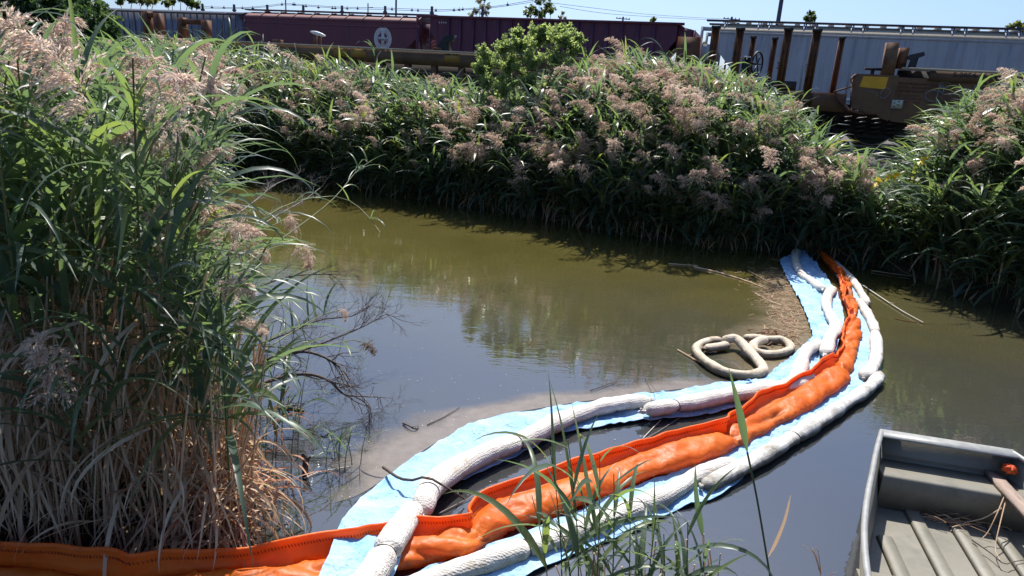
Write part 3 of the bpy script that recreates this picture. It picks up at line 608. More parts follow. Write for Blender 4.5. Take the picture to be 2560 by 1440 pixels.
for x, y in ((530, 17), (560, 18), (606, 19), (632, 19), (705, 10), (733, 10), (737, 10), (765, 14), (796, 17), (831, 19), (838, 19), (868, 20), (894, 20), (980, 22), (1030, 24), (1045, 25), (1090, 25), (1135, 24), (1148, 23), (1157, 22), (1269, 10)):
    P = WD(x, y + .5, np.interp(x, [500, 1420], [70, 50])); o = bpy.data.objects.new('wire_hanger', hm); COL.objects.link(o); o.location = P
    tag(o, 'small dark hanger clipped on the overhead wires', 'wire hanger', 'hangers along the overhead wires')
# ================================================================ reeds
rng = np.random.default_rng(11)
def leaf_geo(L, w, elev, droop, seg, fold, rg, side=0.0):
    """one strap leaf growing along +X from the origin: rises at elev, bends over by droop"""
    t = np.linspace(0, 1, seg + 1); ang = elev - droop * t ** 1.5
    ds = L / seg; x = np.concatenate([[0], np.cumsum(np.cos(ang[:-1]) * ds)]); z = np.concatenate([[0], np.cumsum(np.sin(ang[:-1]) * ds)])
    y = side * L * t ** 2
    hw = w * .5 * np.minimum(1, .45 + 3.2 * t) * np.clip(1 - t ** 2.2, 0.015, 1)
    tw = rg.uniform(-.9, .9) * t + rg.uniform(-.4, .4)
    nx, nz = -np.sin(ang), np.cos(ang)
    cy, cn = np.cos(tw), np.sin(tw)
    A = np.stack([x + nx * hw * cn, y + hw * cy, z + nz * hw * cn], 1); B = np.stack([x - nx * hw * cn, y - hw * cy, z - nz * hw * cn], 1)
    if fold:
        Cc = np.stack([x - nx * hw * .35, y, z - nz * hw * .35], 1)
        V = np.stack([A, Cc, B], 1).reshape(-1, 3); k = np.arange(seg) * 3
        F = np.concatenate([np.stack([k, k + 1, k + 4, k + 3], 1), np.stack([k + 1, k + 2, k + 5, k + 4], 1)])
    else:
        V = np.stack([A, B], 1).reshape(-1, 3); k = np.arange(seg) * 2; F = np.stack([k, k + 1, k + 3, k + 2], 1)
    return V, F
def plume_geo(L, nb, ns, sz, rg, fluff=1.0):
    """feathery seed head: bent axis along +Z nodding to +X, drooping branchlets set with spikelets"""
    V = []; F = []; n = 0
    bend = rg.uniform(.5, 1.1)
    def ax(t): 
        a = bend * t ** 1.3
        return np.array([L * t * math.sin(a) * .9, 0, L * t * math.cos(a * .9)])
    def quad(p, d, s, wd):
        nonlocal n
        s1 = np.cross(d, rg.normal(size=3)); s1 /= np.linalg.norm(s1) + 1e-9
        V.extend([p, p + d * s * .5 + s1 * wd, p + d * s, p + d * s * .5 - s1 * wd]); F.append((n, n + 1, n + 2, n + 3)); n += 4
    for b in range(nb):
        t = rg.uniform(.02, 1) ** .9; p0 = ax(t); bl = L * .44 * (1 - .68 * t) * rg.uniform(.6, 1.15) * fluff
        az = rg.normal(0, 1.5); d = np.array([math.cos(az) * .75 + .25, math.sin(az) * .75, rg.uniform(.35, 1.0)]); d /= np.linalg.norm(d)
        p = p0.copy(); st = bl / ns
        for k in range(ns):
            d = d + np.array([.06, 0, -.42 / ns * 3]); d /= np.linalg.norm(d); q = p + d * st
            if k % 2 == 0: quad(p, d, st * 2.2, sz * .12)
            for _ in range(2): quad(q + rg.normal(0, sz * .28, 3), d * .9 + rg.normal(0, .2, 3), sz * rg.uniform(1.3, 2.4), sz * .24)
            p = q
    return np.array(V), np.array(F)
rv = np.random.default_rng(3)
NEARLEAF = [leaf_geo(rv.uniform(.42, .74), rv.uniform(.021, .038), rv.uniform(.6, 1.3), rv.uniform(.4, 2.3), 9, True, rv, rv.uniform(-.25, .25)) for _ in range(14)]
FARLEAF = [leaf_geo(rv.uniform(.46, .74), rv.uniform(.038, .058), rv.uniform(.35, 1.1), rv.uniform(.6, 1.9), 5, False, rv, rv.uniform(-.2, .2)) for _ in range(14)]
NEARPLUME = [plume_geo(rv.uniform(.32, .42), 80, 9, .012, rv) for _ in range(6)]
FARPLUME = [plume_geo(rv.uniform(.38, .50), 60, 6, .021, rv) for _ in range(7)]
MIDPLUME = [plume_geo(rv.uniform(.28, .36), 42, 6, .017, rv) for _ in range(5)]
def mesh_of(VF, name, mat, tint):
    g = G(); g.add(VF[0], VF[1], tint); return g.mesh(name, mat)
NL_ME = [mesh_of(v, 'leaf', M['leaf'], rv.uniform(.25, .62)) for v in NEARLEAF]
NL_ME += [mesh_of(v, 'leaf', M['leaf'], rv.uniform(.25, .62)) for v in NEARLEAF]
NP_ME = [mesh_of(v, 'plume', M['plume'], np.random.default_rng(9).uniform(.2, .9, len(v[0]) // 4).repeat(4)) for v in NEARPLUME]
FP_ME = [mesh_of(v, 'plume', M['plume'], np.random.default_rng(9).uniform(.2, .85, len(v[0]) // 4).repeat(4)) for v in FARPLUME]
def rotz(a): c, s = math.cos(a), math.sin(a); return np.array([[c, -s, 0], [s, c, 0], [0, 0, 1.]])
def roty(a): c, s = math.cos(a), math.sin(a); return np.array([[c, 0, s], [0, 1, 0], [-s, 0, c]])
def mat4(Rm, p, s=1.0):
    m = np.eye(4); m[:3, :3] = Rm * s; m[:3, 3] = p; return m
class Plant:
    def __init__(s, base, H, lean, nleaf, plume, rg, lo=.22, lsc=1.0, azm=3.6, azs=1.5, psc=1.0):
        s.base = np.asarray(base, float); s.H = H; s.lean = np.asarray([lean[0], lean[1], 0.])
        s.leaves = []; s.plume = None
        a = rg.uniform(0, 6.28)
        for k in range(nleaf):
            t = lo + (.97 - lo) * (k + rg.uniform(0, .9)) / nleaf
            az = azm + rg.normal(0, azs); sc = lsc * rg.uniform(.75, 1.2) * (.75 + .5 * math.sin(math.pi * min(1, t)))
            s.leaves.append((s.at(t), az, rg.uniform(-.25, .25), sc))
        if plume: s.plume = (s.at(1.0), azm + rg.normal(0, .8), rg.uniform(-.1, .45), psc * rg.uniform(.6, 1.3))
    def at(s, t): return s.base + np.array([0, 0, s.H * t]) * (1 - .12 * t * np.linalg.norm(s.lean)) + s.lean * s.H * t ** 1.8
    def stalk(s, n=7): return np.array([s.at(t) for t in np.linspace(0, 1, n)])
class Mass:
    """many small plants gathered into one mesh per material"""
    def __init__(s): s.leaf = G(); s.stem = G(); s.plume = G()
    def put(s, p, leafset, plumeset, rg, srad=.006, dry=0.0, tm=.42, ts=.15):
        pt = np.clip(rg.normal(tm, ts), .05, .95)
        for pos, az, tl, sc in p.leaves:
            V, F = leafset[rg.integers(len(leafset))]; tint = np.clip(pt + rg.normal(0, .12), 0, .8)
            if rg.random() < .004: tint = rg.uniform(.85, 1)
            s.leaf.add((V * sc) @ (rotz(az) @ roty(tl)).T + pos, F, tint)
        s.stem.tube(p.stalk(5), [srad, srad, srad * .9, srad * .8, srad * .5], 3, rg.uniform(.1, .9), cap=False)
        if p.plume:
            V, F = plumeset[rg.integers(len(plumeset))]; pos, az, tl, sc = p.plume
            s.plume.add((V * sc) @ (rotz(az) @ roty(tl)).T + pos, F, np.clip(rg.uniform(.1, .9) + rg.normal(0, .15, len(V) // 4).repeat(4), 0, 1))
def reed_individual(p, label, group, leafmeshes, plumemeshes, rg, name='reed_plant', srad=.0065, foliage=None):
    o = thing(name, label, 'reed', p.base, group)
    g = G(); g.tube(p.stalk(8), np.linspace(srad, srad * .5, 8), 6, rg.uniform(.2, .9)); g.build('stalk', M['stem'], o, True)
    if foliage is not None:
        g = G(); pt = rg.normal(.42, .13)
        for pos, az, tl, sc in p.leaves:
            V, F = foliage[rg.integers(len(foliage))]; g.add((V * sc) @ (rotz(az) @ roty(tl)).T + pos, F, np.clip(pt + rg.normal(0, .1), 0, .8))
        g.build('foliage', M['leaf'], o)
    else:
        for pos, az, tl, sc in p.leaves:
            l = bpy.data.objects.new('leaf', leafmeshes[rg.integers(len(leafmeshes))]); COL.objects.link(l); l.parent = o
            l.matrix_basis = Matrix(mat4(rotz(az) @ roty(tl), pos - p.base, sc).tolist())
    if p.plume:
        pos, az, tl, sc = p.plume; l = bpy.data.objects.new('plume', plumemeshes[rg.integers(len(plumemeshes))]); COL.objects.link(l); l.parent = o
        l.matrix_basis = Matrix(mat4(rotz(az) @ roty(tl), pos - p.base, sc).tolist())
    return o
def height_to(base, ytop):               # how tall something standing at base must be to reach the photographed line
    x, _ = proj(base); d = ray(x, ytop); hd = math.hypot(base[0], base[1])
    return EYE + d[2] * hd / math.hypot(d[0], d[1]) - base[2]

# ---- far bank
TOPX = [300, 480, 560, 700, 850, 950, 1000, 1100, 1180, 1300, 1430, 1480, 1560, 1620, 1700, 1780, 1850, 1900, 1945, 1975, 2010, 2060, 2110, 2140, 2200, 2260, 2300, 2340, 2400, 2460, 2520, 2600, 2900]
TOPY = [90, 100, 105, 125, 150, 165, 190, 205, 215, 240, 165, 150, 130, 115, 135, 160, 195, 215, 240, 300, 350, 350, 365, 425, 445, 440, 385, 290, 240, 205, 180, 150, 140]
plants = []
tries = 0
while len(plants) < 3300 and tries < 60000:
    tries += 1
    x = rng.uniform(-9.5, 12.5); d = rng.uniform(0, 1) ** 1.7 * 6.5
    y = yfar(x) + d - .05
    if x * NORM[0] + y * NORM[1] > NRAIL - 1.45: continue
    z = float(gh(x, y)); b = np.array([x, y, max(z, -.03)]); bx, by = proj(b)
    if bx < 250 or bx > 2900: continue
    yt = np.interp(bx, TOPX, TOPY) + abs(rng.normal(0, 14)) * (1 if rng.random() < .85 else -1.6)
    hcap = height_to(b, yt)
    hasp = not (2120 < bx < 2310) and rng.random() < ((.17 + .27 * (bx > 1150)) * (.75 if d < 1.4 else 1))
    H = min(hcap - (.33 if hasp else 0), (rng.uniform(.6, 1.35) + rng.uniform(.45, .95) * d) * (1 + .22 * float(wob(x * 1.5 + d, 44))))
    if H < .35: continue
    if H < 1.0 and rng.random() < .5: continue
    gap = 1990 < bx < 2330
    front = d < 1.4
    if front: lean = (rng.normal(-.16, .2), rng.normal(-.48, .18))
    else: lean = (rng.normal(-.14, .14), rng.normal(-.2, .14))
    p = Plant(b, H * rng.uniform(.88, 1), lean, int(rng.integers(8, 12)), hasp, rng, lo=.04 if front else .3, lsc=1.05, psc=.86)
    tx, ty = proj(p.at(1.0)); p.vis = (ty, p.plume is not None); p.bx = bx; p.d = d
    plants.append(p)
# the plumed stalks that show largest are plants of their own, the rest is one stand
cand = sorted([i for i, p in enumerate(plants) if p.plume], key=lambda i: plants[i].d)[:200]
cs = set(cand); mass = Mass(); rg = np.random.default_rng(21)
for i, p in enumerate(plants):
    if i in cs:
        if p.bx < 1180: lb, gp = 'tall plumed reed in the stand in front of the maroon covered hopper', 'plumed reeds below the maroon hopper car'
        elif p.bx < 1990: lb, gp = 'tall plumed reed on the far bank right of the leafy shrub', 'plumed reeds across the water mid picture'
        else: lb, gp = 'plumed reed on the bank slope beyond the orange boom end', 'plumed reeds by the well car end'
        reed_individual(p, lb, gp, None, FP_ME, rg, foliage=FARLEAF)
    else: mass.put(p, FARLEAF, FARPLUME, rg)
for k in range(1300):                    # leaves bowed over the edge, hanging down to the water
    x = rg.uniform(-9, 10); y = yfar(x) + rg.uniform(-.28, .15); V, F = FARLEAF[rg.integers(14)]; z = rg.uniform(.2, 1.1)
    if wob(x * 2.7, 91) < rg.normal(.1, .5): continue
    mass.leaf.add((V * rg.uniform(.8, 1.25)) @ (rotz(rg.normal(4.3, 1.1)) @ roty(rg.uniform(.2, 1.7))).T + [x, y, z], F, np.clip(rg.normal(.3, .15), 0, .8))
rs = thing('reed_stand', 'dense green reed stand covering the far bank below the trains', 'reeds', (0, 11, 0), rel=True); rs['kind'] = 'stuff'
for nm, gg, mt in (('foliage', mass.leaf, M['leaf']), ('stalks', mass.stem, M['stem']), ('plumes', mass.plume, M['plume'])): tag(gg.build(nm, mt, rs), kind='stuff')
# dead reed thatch hanging and lying at the foot of the far bank
g = G(); rg = np.random.default_rng(5)
for k in range(900):
    x = rg.uniform(-8, 9.5); y = yfar(x) + rg.uniform(-.05, .5); z = max(float(gh(x, y)), 0) + rg.uniform(0, .5)
    V, F = FARLEAF[rg.integers(14)]; g.add((V * [1, .5, 1] * rg.uniform(.7, 1.3)) @ (rotz(rg.normal(4.4, .7)) @ roty(rg.uniform(.6, 1.9))).T + [x, y, z], F, rg.uniform(0, .3))
o = g.build('bank_thatch', M['dry']); tag(o, 'dry brown reed litter along the shaded foot of the far bank', 'reed litter', kind='stuff')

# ---- left clump
LTX = [-600, 0, 120, 190, 240, 330, 430, 520, 580, 640, 700, 760, 850, 1000]
LTY = [-160, 40, 85, 115, 120, 110, 85, 110, 140, 210, 420, 520, 600, 900]
rg = np.random.default_rng(33); lp = []; tries = 0
while len(lp) < 400 and tries < 30000:
    tries += 1
    y = 2.95 + rg.uniform(0, 1) ** 1.7 * 10; e = rg.uniform(0, 1) ** 1.2 * (1.9 + .12 * y); x = float(xleft(y)) - e
    z = max(float(gh(x, y)), -.02); b = np.array([x, y, z]); bx, by = proj(b)
    if bx < -420 or bx > 760: continue
    lean = (rg.normal(.15, .15) + (.04 if e < .5 else 0), rg.normal(-.02, .13))
    H0 = rg.uniform(2.0, 3.0); 
    hc = height_to(b + [lean[0] * H0 * .8, 0, 0], np.interp(bx + 60, LTX, LTY) + abs(rg.normal(0, 45)))
    hasp = rg.random() < (.30 if y < 5.6 else .12); H = min(H0, hc - (.2 if hasp else 0))
    if e < .35: H *= rg.uniform(.45, .9)
    if H < .6: continue
    p = Plant(b, H, lean, int(rg.integers(11, 15)), hasp, rg, lo=.42, lsc=1.0 if y < 6.5 else 1.1, azm=5.4, azs=1.5, psc=1.0)
    tx, ty = proj(p.at(1.0)); mx_, my_ = proj(p.at(.7))
    if max(tx, mx_) > np.interp(ty, [0, 380, 430, 480, 560, 900], [600, 585, 480, 490, 640, 640]) + rg.normal(0, 22): continue
    p.e = e; p.y = y; lp.append(p)
lp.sort(key=lambda p: p.y)
lm = Mass(); ni = 0
for p in lp:
    if ni < 78 and p.y < 5.6:
        ni += 1
        lb, gp = ('green reed with plume in the near stand at the water edge', 'plumed reeds of the near stand') if p.plume else ('green leafy reed without plume in the near stand', 'leafy reeds of the near stand')
        reed_individual(p, lb, gp, NL_ME, NP_ME, rg)
    else: lm.put(p, NEARLEAF if p.y < 5.6 else FARLEAF, NEARPLUME if p.y < 5.6 else MIDPLUME, rg)
rs = thing('reed_stand', 'green reeds behind the nearest plants on the left bank', 'reeds', (-3, 6, 0), rel=True); rs['kind'] = 'stuff'
for nm, gg, mt in (('foliage', lm.leaf, M['leaf']), ('stalks', lm.stem, M['stem']), ('plumes', lm.plume, M['plume'])): tag(gg.build(nm, mt, rs), kind='stuff')
# dry stalks and hanging dry leaves at the front of the clump
ds = G(); nd = 0
for k in range(430):
    bx = rg.uniform(-120, 640); by = rg.uniform(1150, 1375) - max(0, (bx - 560)) * .6
    b = W(bx, by, .05); b[2] = max(float(gh(b[0], b[1])), 0) - .01
    H = rg.uniform(.7, 1.65) * (1 if bx < 420 else .66); l = np.array([rg.normal(.05, .16), rg.normal(0, .12), 0])
    P = np.array([b + np.array([0, 0, H * t]) + l * H * t ** 1.5 for t in np.linspace(0, 1, 5)])
    r = rg.uniform(.0034, .0068); tint = rg.uniform(.35, 1)
    if nd < 130 and by > 1240:
        nd += 1; g = G(); g.tube(P - b, [r, r, r, r * .9, r * .8], 6, tint)
        for z_ in (.3, .6): g.tube([P[int(z_ * 4)] - b + [0, 0, -.006], P[int(z_ * 4)] - b + [0, 0, .006]], r * 1.35, 6, tint * .7)
        o = g.build('dry_reed_stalk', M['dry'], None, True); o.location = b; tag(o, 'bare dry tan reed stalk at the foot of the near stand', 'reed stalk', 'dry stalks at the foot of the near reeds')
    else: ds.tube(P, [r, r, r, r, r * .8], 4, tint, cap=False)
tag(ds.build('dry_stalks', M['dry']), 'mass of dry tan stalks deeper inside the near reeds', 'reed stalks', kind='stuff')
dl = G()
for k in range(1250):
    bx = rg.uniform(-120, 640); t = rg.uniform(0, 1)
    b = W(bx, 1378 - abs(rg.normal(0, 80)), .05); z0 = rg.uniform(.05, 1.3) if bx < 430 else rg.uniform(.03, .55)
    V, F = NEARLEAF[rg.integers(14)]
    dl.add((V * [1, rg.uniform(.35, .85), 1] * rg.uniform(.45, .95)) @ (rotz(rg.uniform(0, 6.28)) @ roty(rg.uniform(.5, 2.2))).T + [b[0], b[1], z0], F, rg.uniform(.1, .95))
tag(dl.build('dry_leaves', M['dry']), 'withered tan leaves hanging and lying under the near reeds', 'dry leaves', kind='stuff')

dl = G()  # added leaves whose red colour stands for glow bounced up from the boom
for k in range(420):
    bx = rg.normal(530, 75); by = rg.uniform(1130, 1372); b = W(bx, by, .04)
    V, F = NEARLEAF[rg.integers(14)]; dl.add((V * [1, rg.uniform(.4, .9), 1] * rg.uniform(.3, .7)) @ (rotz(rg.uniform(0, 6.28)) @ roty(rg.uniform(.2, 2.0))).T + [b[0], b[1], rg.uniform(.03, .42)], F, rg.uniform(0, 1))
tag(dl.build('boomlit_leaves', M['boomlit']), 'added russet dead reed leaves heaped above the orange boom, its bounced light painted into them', 'dead leaves', kind='stuff')
# ---- reeds growing up in front of the camera
rg = np.random.default_rng(77)
def fg(px, py, zt, pxt, pyt, nl, lb, plume=False, lsc=.8, srad=.004, lo=.3, drytop=False):
    """stalk from a base point (pixel on ground) to a tip given as pixel at the same distance"""
    b = W(px, py, .0); t = WD(pxt, pyt, math.hypot(b[0], b[1]) + .05); H = t[2] - b[2]
    p = Plant(b, H, ((t[0] - b[0]) / H, (t[1] - b[1]) / H), nl, plume, rg, lo=lo, lsc=lsc, azm=rg.uniform(0, 6.28), azs=2.0)
    return reed_individual(p, lb, 'reeds growing in front of the camera', NL_ME, NP_ME, rg, srad=srad)
sp = [(1400, 1560, 1375, 1110, 7), (1440, 1590, 1420, 1090, 8), (1480, 1600, 1500, 1130, 7), (1520, 1580, 1535, 1180, 7), (1370, 1570, 1330, 1230, 6), (1560, 1600, 1575, 1240, 6), (1460, 1560, 1455, 1220, 7), (1430, 1540, 1390, 1290, 6), (1500, 1570, 1480, 1300, 6), (1600, 1600, 1640, 1290, 6), (1650, 1610, 1660, 1330, 6), (1700, 1610, 1720, 1300, 6), (1540, 1560, 1500, 1340, 6), (1690, 1590, 1690, 1370, 5), (1740, 1590, 1760, 1380, 4), (1580, 1580, 1600, 1360, 5)]
for k, (a, b, c_, d_, n_) in enumerate(sp):
    fg(a, b, 0, c_, d_, n_, 'thin green reed in the foreground tuft before the outer boom' if k < 10 or k == 12 else 'short green reed in the foreground tuft beside the dark water', lsc=.55 + .3 * rg.random(), lo=.3)
# the single tall stem with its broad upright blade
b = W(1945, 1560, 0); dist = math.hypot(b[0], b[1]); o = thing('reed_plant', 'single dark reed stem with one broad upright blade over the boom', 'reed', b)
tp = WD(1868, 1130, dist); mid = WD(1893, 1250, dist)
g = G(); g.tube(smoothpath([b, WD(1925, 1440, dist), mid, tp], 16), .0048, 6, .1); g.build('stalk', M['stem'], o, True)
g = G(); P = smoothpath([tp, WD(1860, 1085, dist - .01), WD(1845, 1010, dist - .02), WD(1822, 920, dist - .03)], 12); hw = np.array([.003, .010, .0165, .019, .019, .0175, .015, .0125, .010, .007, .004, .0005])
g.add(np.stack([P - np.array([1, 0, 0]) * hw[:, None], P + np.array([0, .006, 0]), P + np.array([1, 0, 0]) * hw[:, None]], 1).reshape(-1, 3), np.concatenate([[(3 * k, 3 * k + 1, 3 * k + 4, 3 * k + 3), (3 * k + 1, 3 * k + 2, 3 * k + 5, 3 * k + 4)] for k in range(11)]), .33); g.build('leaf', M['leaf'], o, True)
g = G(); P = smoothpath([WD(1921, 1392, dist), WD(1938, 1360, dist - .01), WD(1962, 1300, dist - .02), WD(1977, 1236, dist - .03)], 9); hw = np.array([.003, .008, .0095, .009, .008, .007, .006, .004, .0005])
g.add(np.stack([P - np.array([1, 0, .3]) * hw[:, None], P + np.array([1, 0, .3]) * hw[:, None]], 1).reshape(-1, 3), [(2 * k, 2 * k + 1, 2 * k + 3, 2 * k + 2) for k in range(8)], .8); g.build('leaf', M['dry'], o, True)
b = W(1770, 1560, 0); dist = math.hypot(b[0], b[1]); o = thing('reed_plant', 'dark green blade standing upright on a brown stub before the sock', 'reed', b)
g = G(); g.tube([b, WD(1762, 1440, dist), WD(1758, 1335, dist)], .005, 6, .9); g.build('stalk', M['dry'], o, True)
g = G(); P = smoothpath([WD(1757, 1340, dist), WD(1748, 1290, dist), WD(1740, 1230, dist), WD(1738, 1160, dist)], 9); hw = np.array([.004, .012, .0145, .014, .012, .010, .007, .004, .0005])
g.add(np.stack([P - np.array([1, 0, 0]) * hw[:, None], P + np.array([0, .005, 0]), P + np.array([1, 0, 0]) * hw[:, None]], 1).reshape(-1, 3), np.concatenate([[(3 * k, 3 * k + 1, 3 * k + 4, 3 * k + 3), (3 * k + 1, 3 * k + 2, 3 * k + 5, 3 * k + 4)] for k in range(8)]), .3); g.build('leaf', M['leaf'], o, True)
# stubs of cut dry stalks among them, and the pale forked twig
for k in range(26):
    b = W(rg.uniform(1400, 1800), rg.uniform(1500, 1590), 0); dist = math.hypot(b[0], b[1]); bx, by = proj(b)
    t = WD(bx + rg.normal(0, 25), rg.uniform(1340, 1450), dist); g = G(); g.tube([np.zeros(3), (t - b) * .5 + rg.normal(0, .004, 3), t - b], rg.uniform(.0025, .0045), 6, rg.uniform(.3, 1))
    o = g.build('dry_reed_stub', M['dry'], None, True); o.location = b; tag(o, 'cut dry reed stub in the foreground tuft at the bottom edge', 'reed stub', 'dry stubs in the foreground tuft')
b = W(2080, 1560, 0); dist = math.hypot(b[0], b[1]); g = G()
for pth in ([(2080, 1560), (2050, 1430), (2030, 1375), (2005, 1362)], [(2048, 1425), (2040, 1390), (2025, 1365), (2035, 1385)], [(2052, 1432), (2046, 1380), (2040, 1368)], [(2060, 1470), (2075, 1440), (2090, 1430)]):
    g.tube(smoothpath([WD(x, y, dist) - b for x, y in pth], 8), np.linspace(.0035, .0012, 8), 5, .8)
o = g.build('dry_twig', M['dry'], None, True); o.location = b; tag(o, 'pale forked dry twig standing at the bottom edge beside the boat', 'twig')

# ================================================================ shrubs and trees
def leafquads(g, C, size, rg, tint, stretch=1.7):
    n = len(C); d = rg.normal(size=(n, 3)); d /= np.linalg.norm(d, axis=1)[:, None]; u = np.cross(d, rg.normal(size=(n, 3))); u /= np.linalg.norm(u, axis=1)[:, None]
    s = size * rg.uniform(.6, 1.3, n)[:, None]
    V = np.stack([C, C + d * s * stretch * .5 + u * s * .5, C + d * s * stretch, C + d * s * stretch * .5 - u * s * .5], 1).reshape(-1, 3)
    k = np.arange(n) * 4; g.add(V, np.stack([k, k + 1, k + 2, k + 3], 1), np.repeat(tint, 4))
def shrub(name, label, cat, base, spots, n, size, mat, rg, group=None, barkr=.02):
    """woody plant: limbs from the base to every spot, shoots round each spot, leaves set along the shoots"""
    o = thing(name, label, cat, base, group); gs = G(); gl = G(); base = np.asarray(base, float)
    for (c_, r) in spots:
        c_ = np.asarray(c_, float); m_ = base + (c_ - base) * .5 + rg.normal(0, .05 * np.linalg.norm(c_ - base), 3)
        gs.tube(smoothpath([base, m_, c_], 7), np.linspace(barkr, barkr * .35, 7), 5, cap=False)
        for k in range(14):
            d = rg.normal(size=3); d[2] = abs(d[2]) * 1.2 + .2; d /= np.linalg.norm(d); L = r * rg.uniform(.7, 1.25); e = c_ + d * L * .9
            gs.tube([c_ - d * r * .2, c_ + d * L * .5, e], [barkr * .3, barkr * .2, barkr * .08], 3, cap=False)
            m = max(4, n // (14 * len(spots))); t = rg.uniform(.05, 1.05, m); P = (c_ - d * r * .2)[None] + (e - c_ + d * r * .2)[None] * t[:, None] + rg.normal(0, r * .12, (m, 3)) * (1.1 - .8 * t[:, None])
            leafquads(gl, P, size, rg, np.clip(rg.normal(.5, .2) + rg.normal(0, .1, m), 0, 1))
    gs.build('trunk', M['bark'], o, True); gl.build('crown', mat, o); return o
rg = np.random.default_rng(8)
b = W(1310, 520, 0); D = 14.6
bs = WD(1320, 330, D); bs[2] = 1.0
spots = []
for x, y, r in ((1255, 125, .30), (1220, 165, .32), (1300, 120, .34), (1345, 105, .34), (1372, 100, .3), (1410, 105, .32), (1432, 130, .26), (1270, 175, .36), (1330, 160, .4), (1390, 160, .4), (1425, 185, .3), (1215, 215, .3), (1260, 230, .36), (1320, 220, .4), (1380, 225, .36), (1230, 260, .3), (1290, 270, .34), (1350, 265, .34), (1212, 140, .22), (1358, 88, .2), (1412, 85, .2), (1215, 300, .3), (1270, 310, .32), (1330, 305, .34), (1395, 290, .34), (1436, 240, .3), (1198, 180, .2), (1290, 92, .18), (1445, 105, .16)):
    spots.append((WD(x, y, D + rg.uniform(-.5, .5)), r))
shrub('leafy_shrub', 'big round grey green shrub standing above the reeds before the train', 'shrub', bs, spots, 36000, .036, M['leaf_grey'], rg)
D = 9.0; bs = WD(60, 300, D); bs[2] = .5
spots = [(WD(x, y, D + rg.uniform(-.6, .6)), r) for x, y, r in ((-20, 30, .36), (30, 20, .36), (70, 60, .36), (10, 90, .4), (110, 50, .34), (60, 120, .4), (130, 100, .3), (-40, 120, .4), (20, 170, .4), (100, 170, .35), (140, 20, .3), (95, 5, .3))]
shrub('leafy_shrub', 'dark green shrub at the top left corner behind the reeds', 'shrub', bs, spots, 16000, .034, M['leaf_dark'], rg)
D = 11.5; bs = WD(230, 260, D); bs[2] = .6
spots = [(WD(x, y, D + rg.uniform(-.5, .5)), r) for x, y, r in ((215, 45, .32), (250, 60, .28), (190, 80, .34), (235, 100, .34), (270, 95, .22), (205, 140, .34), (260, 140, .3), (170, 40, .3), (190, 15, .25))]
shrub('leafy_shrub', 'smaller green shrub beside the corner shrub, below the blue grey car', 'shrub', bs, spots, 15000, .034, M['leaf_dark'], rg)
for (x, y, r, D, n, nm, lb, mt, lst) in (
    (1348, 15, 34, 75, 1100, 'tree', 'yellow green young tree rising over the dark maroon car', 'tree_leaf', ((-22, 8), (0, -8), (20, 0), (-8, 20), (14, 16), (30, 14), (-28, 22), (4, 30))),
    (1205, 14, 26, 75, 700, 'tree', 'pale thin tree behind the train left of the yellow green tree', 'pale_leaf', ((-6, -8), (6, -14), (0, 8), (-14, 18), (10, 20), (16, 6), (-26, 26))),
    (2026, 48, 18, 70, 420, 'tree', 'small green treetop over the pale grey hopper by the thick pole', 'tree_leaf', ((-10, 0), (0, -12), (9, -2), (0, 8))),
    (2545, 70, 22, 70, 420, 'tree', 'low green treetop at the right edge over the grey hopper', 'tree_leaf', ((-18, 0), (0, -6), (18, -4), (6, 6))),
    (1407, 42, 10, 75, 160, 'tree', 'tiny pale sapling top beside the yellow green tree', 'pale_leaf', ((-6, 2), (0, -8), (6, 4))),
    (1632, 52, 6, 80, 80, 'tree', 'tiny dark treetop near the end of the dark maroon car', 'tree_leaf', ((-3, 0), (3, -3), (0, 3))),
    (1768, 150, 22, 48, 900, 'tree', 'pale green sapling in the gap between the two train cars', 'tree_leaf', ((-8, -30), (8, -20), (-6, -5), (8, 5), (0, 20), (-10, 25), (10, 28))),
    (452, 6, 26, 70, 900, 'tree', 'broad green tree over the blue grey car at upper left', 'tree_leaf', ((-22, 0), (0, -8), (18, 0), (28, 8), (-34, 6), (40, 10))),
    (330, 2, 26, 70, 700, 'tree', 'leafy tree at upper left beyond the reed tips', 'tree_leaf', ((-30, 4), (0, 0), (24, 4), (40, 6), (55, 2)))):
    bs = WD(x, 150, D); bs[2] = 1.0; sc = D / FPX
    spots = [(WD(x + a, y + b_, D + rg.uniform(-.6, .6)), r * .42 * sc * (1 if len(lst) > 4 else .8)) for a, b_ in lst]
    shrub(nm, lb, 'tree', bs, spots, n, .17 if mt != 'pale_leaf' else .13, M[mt], rg, 'trees beyond the trains', barkr=.07)

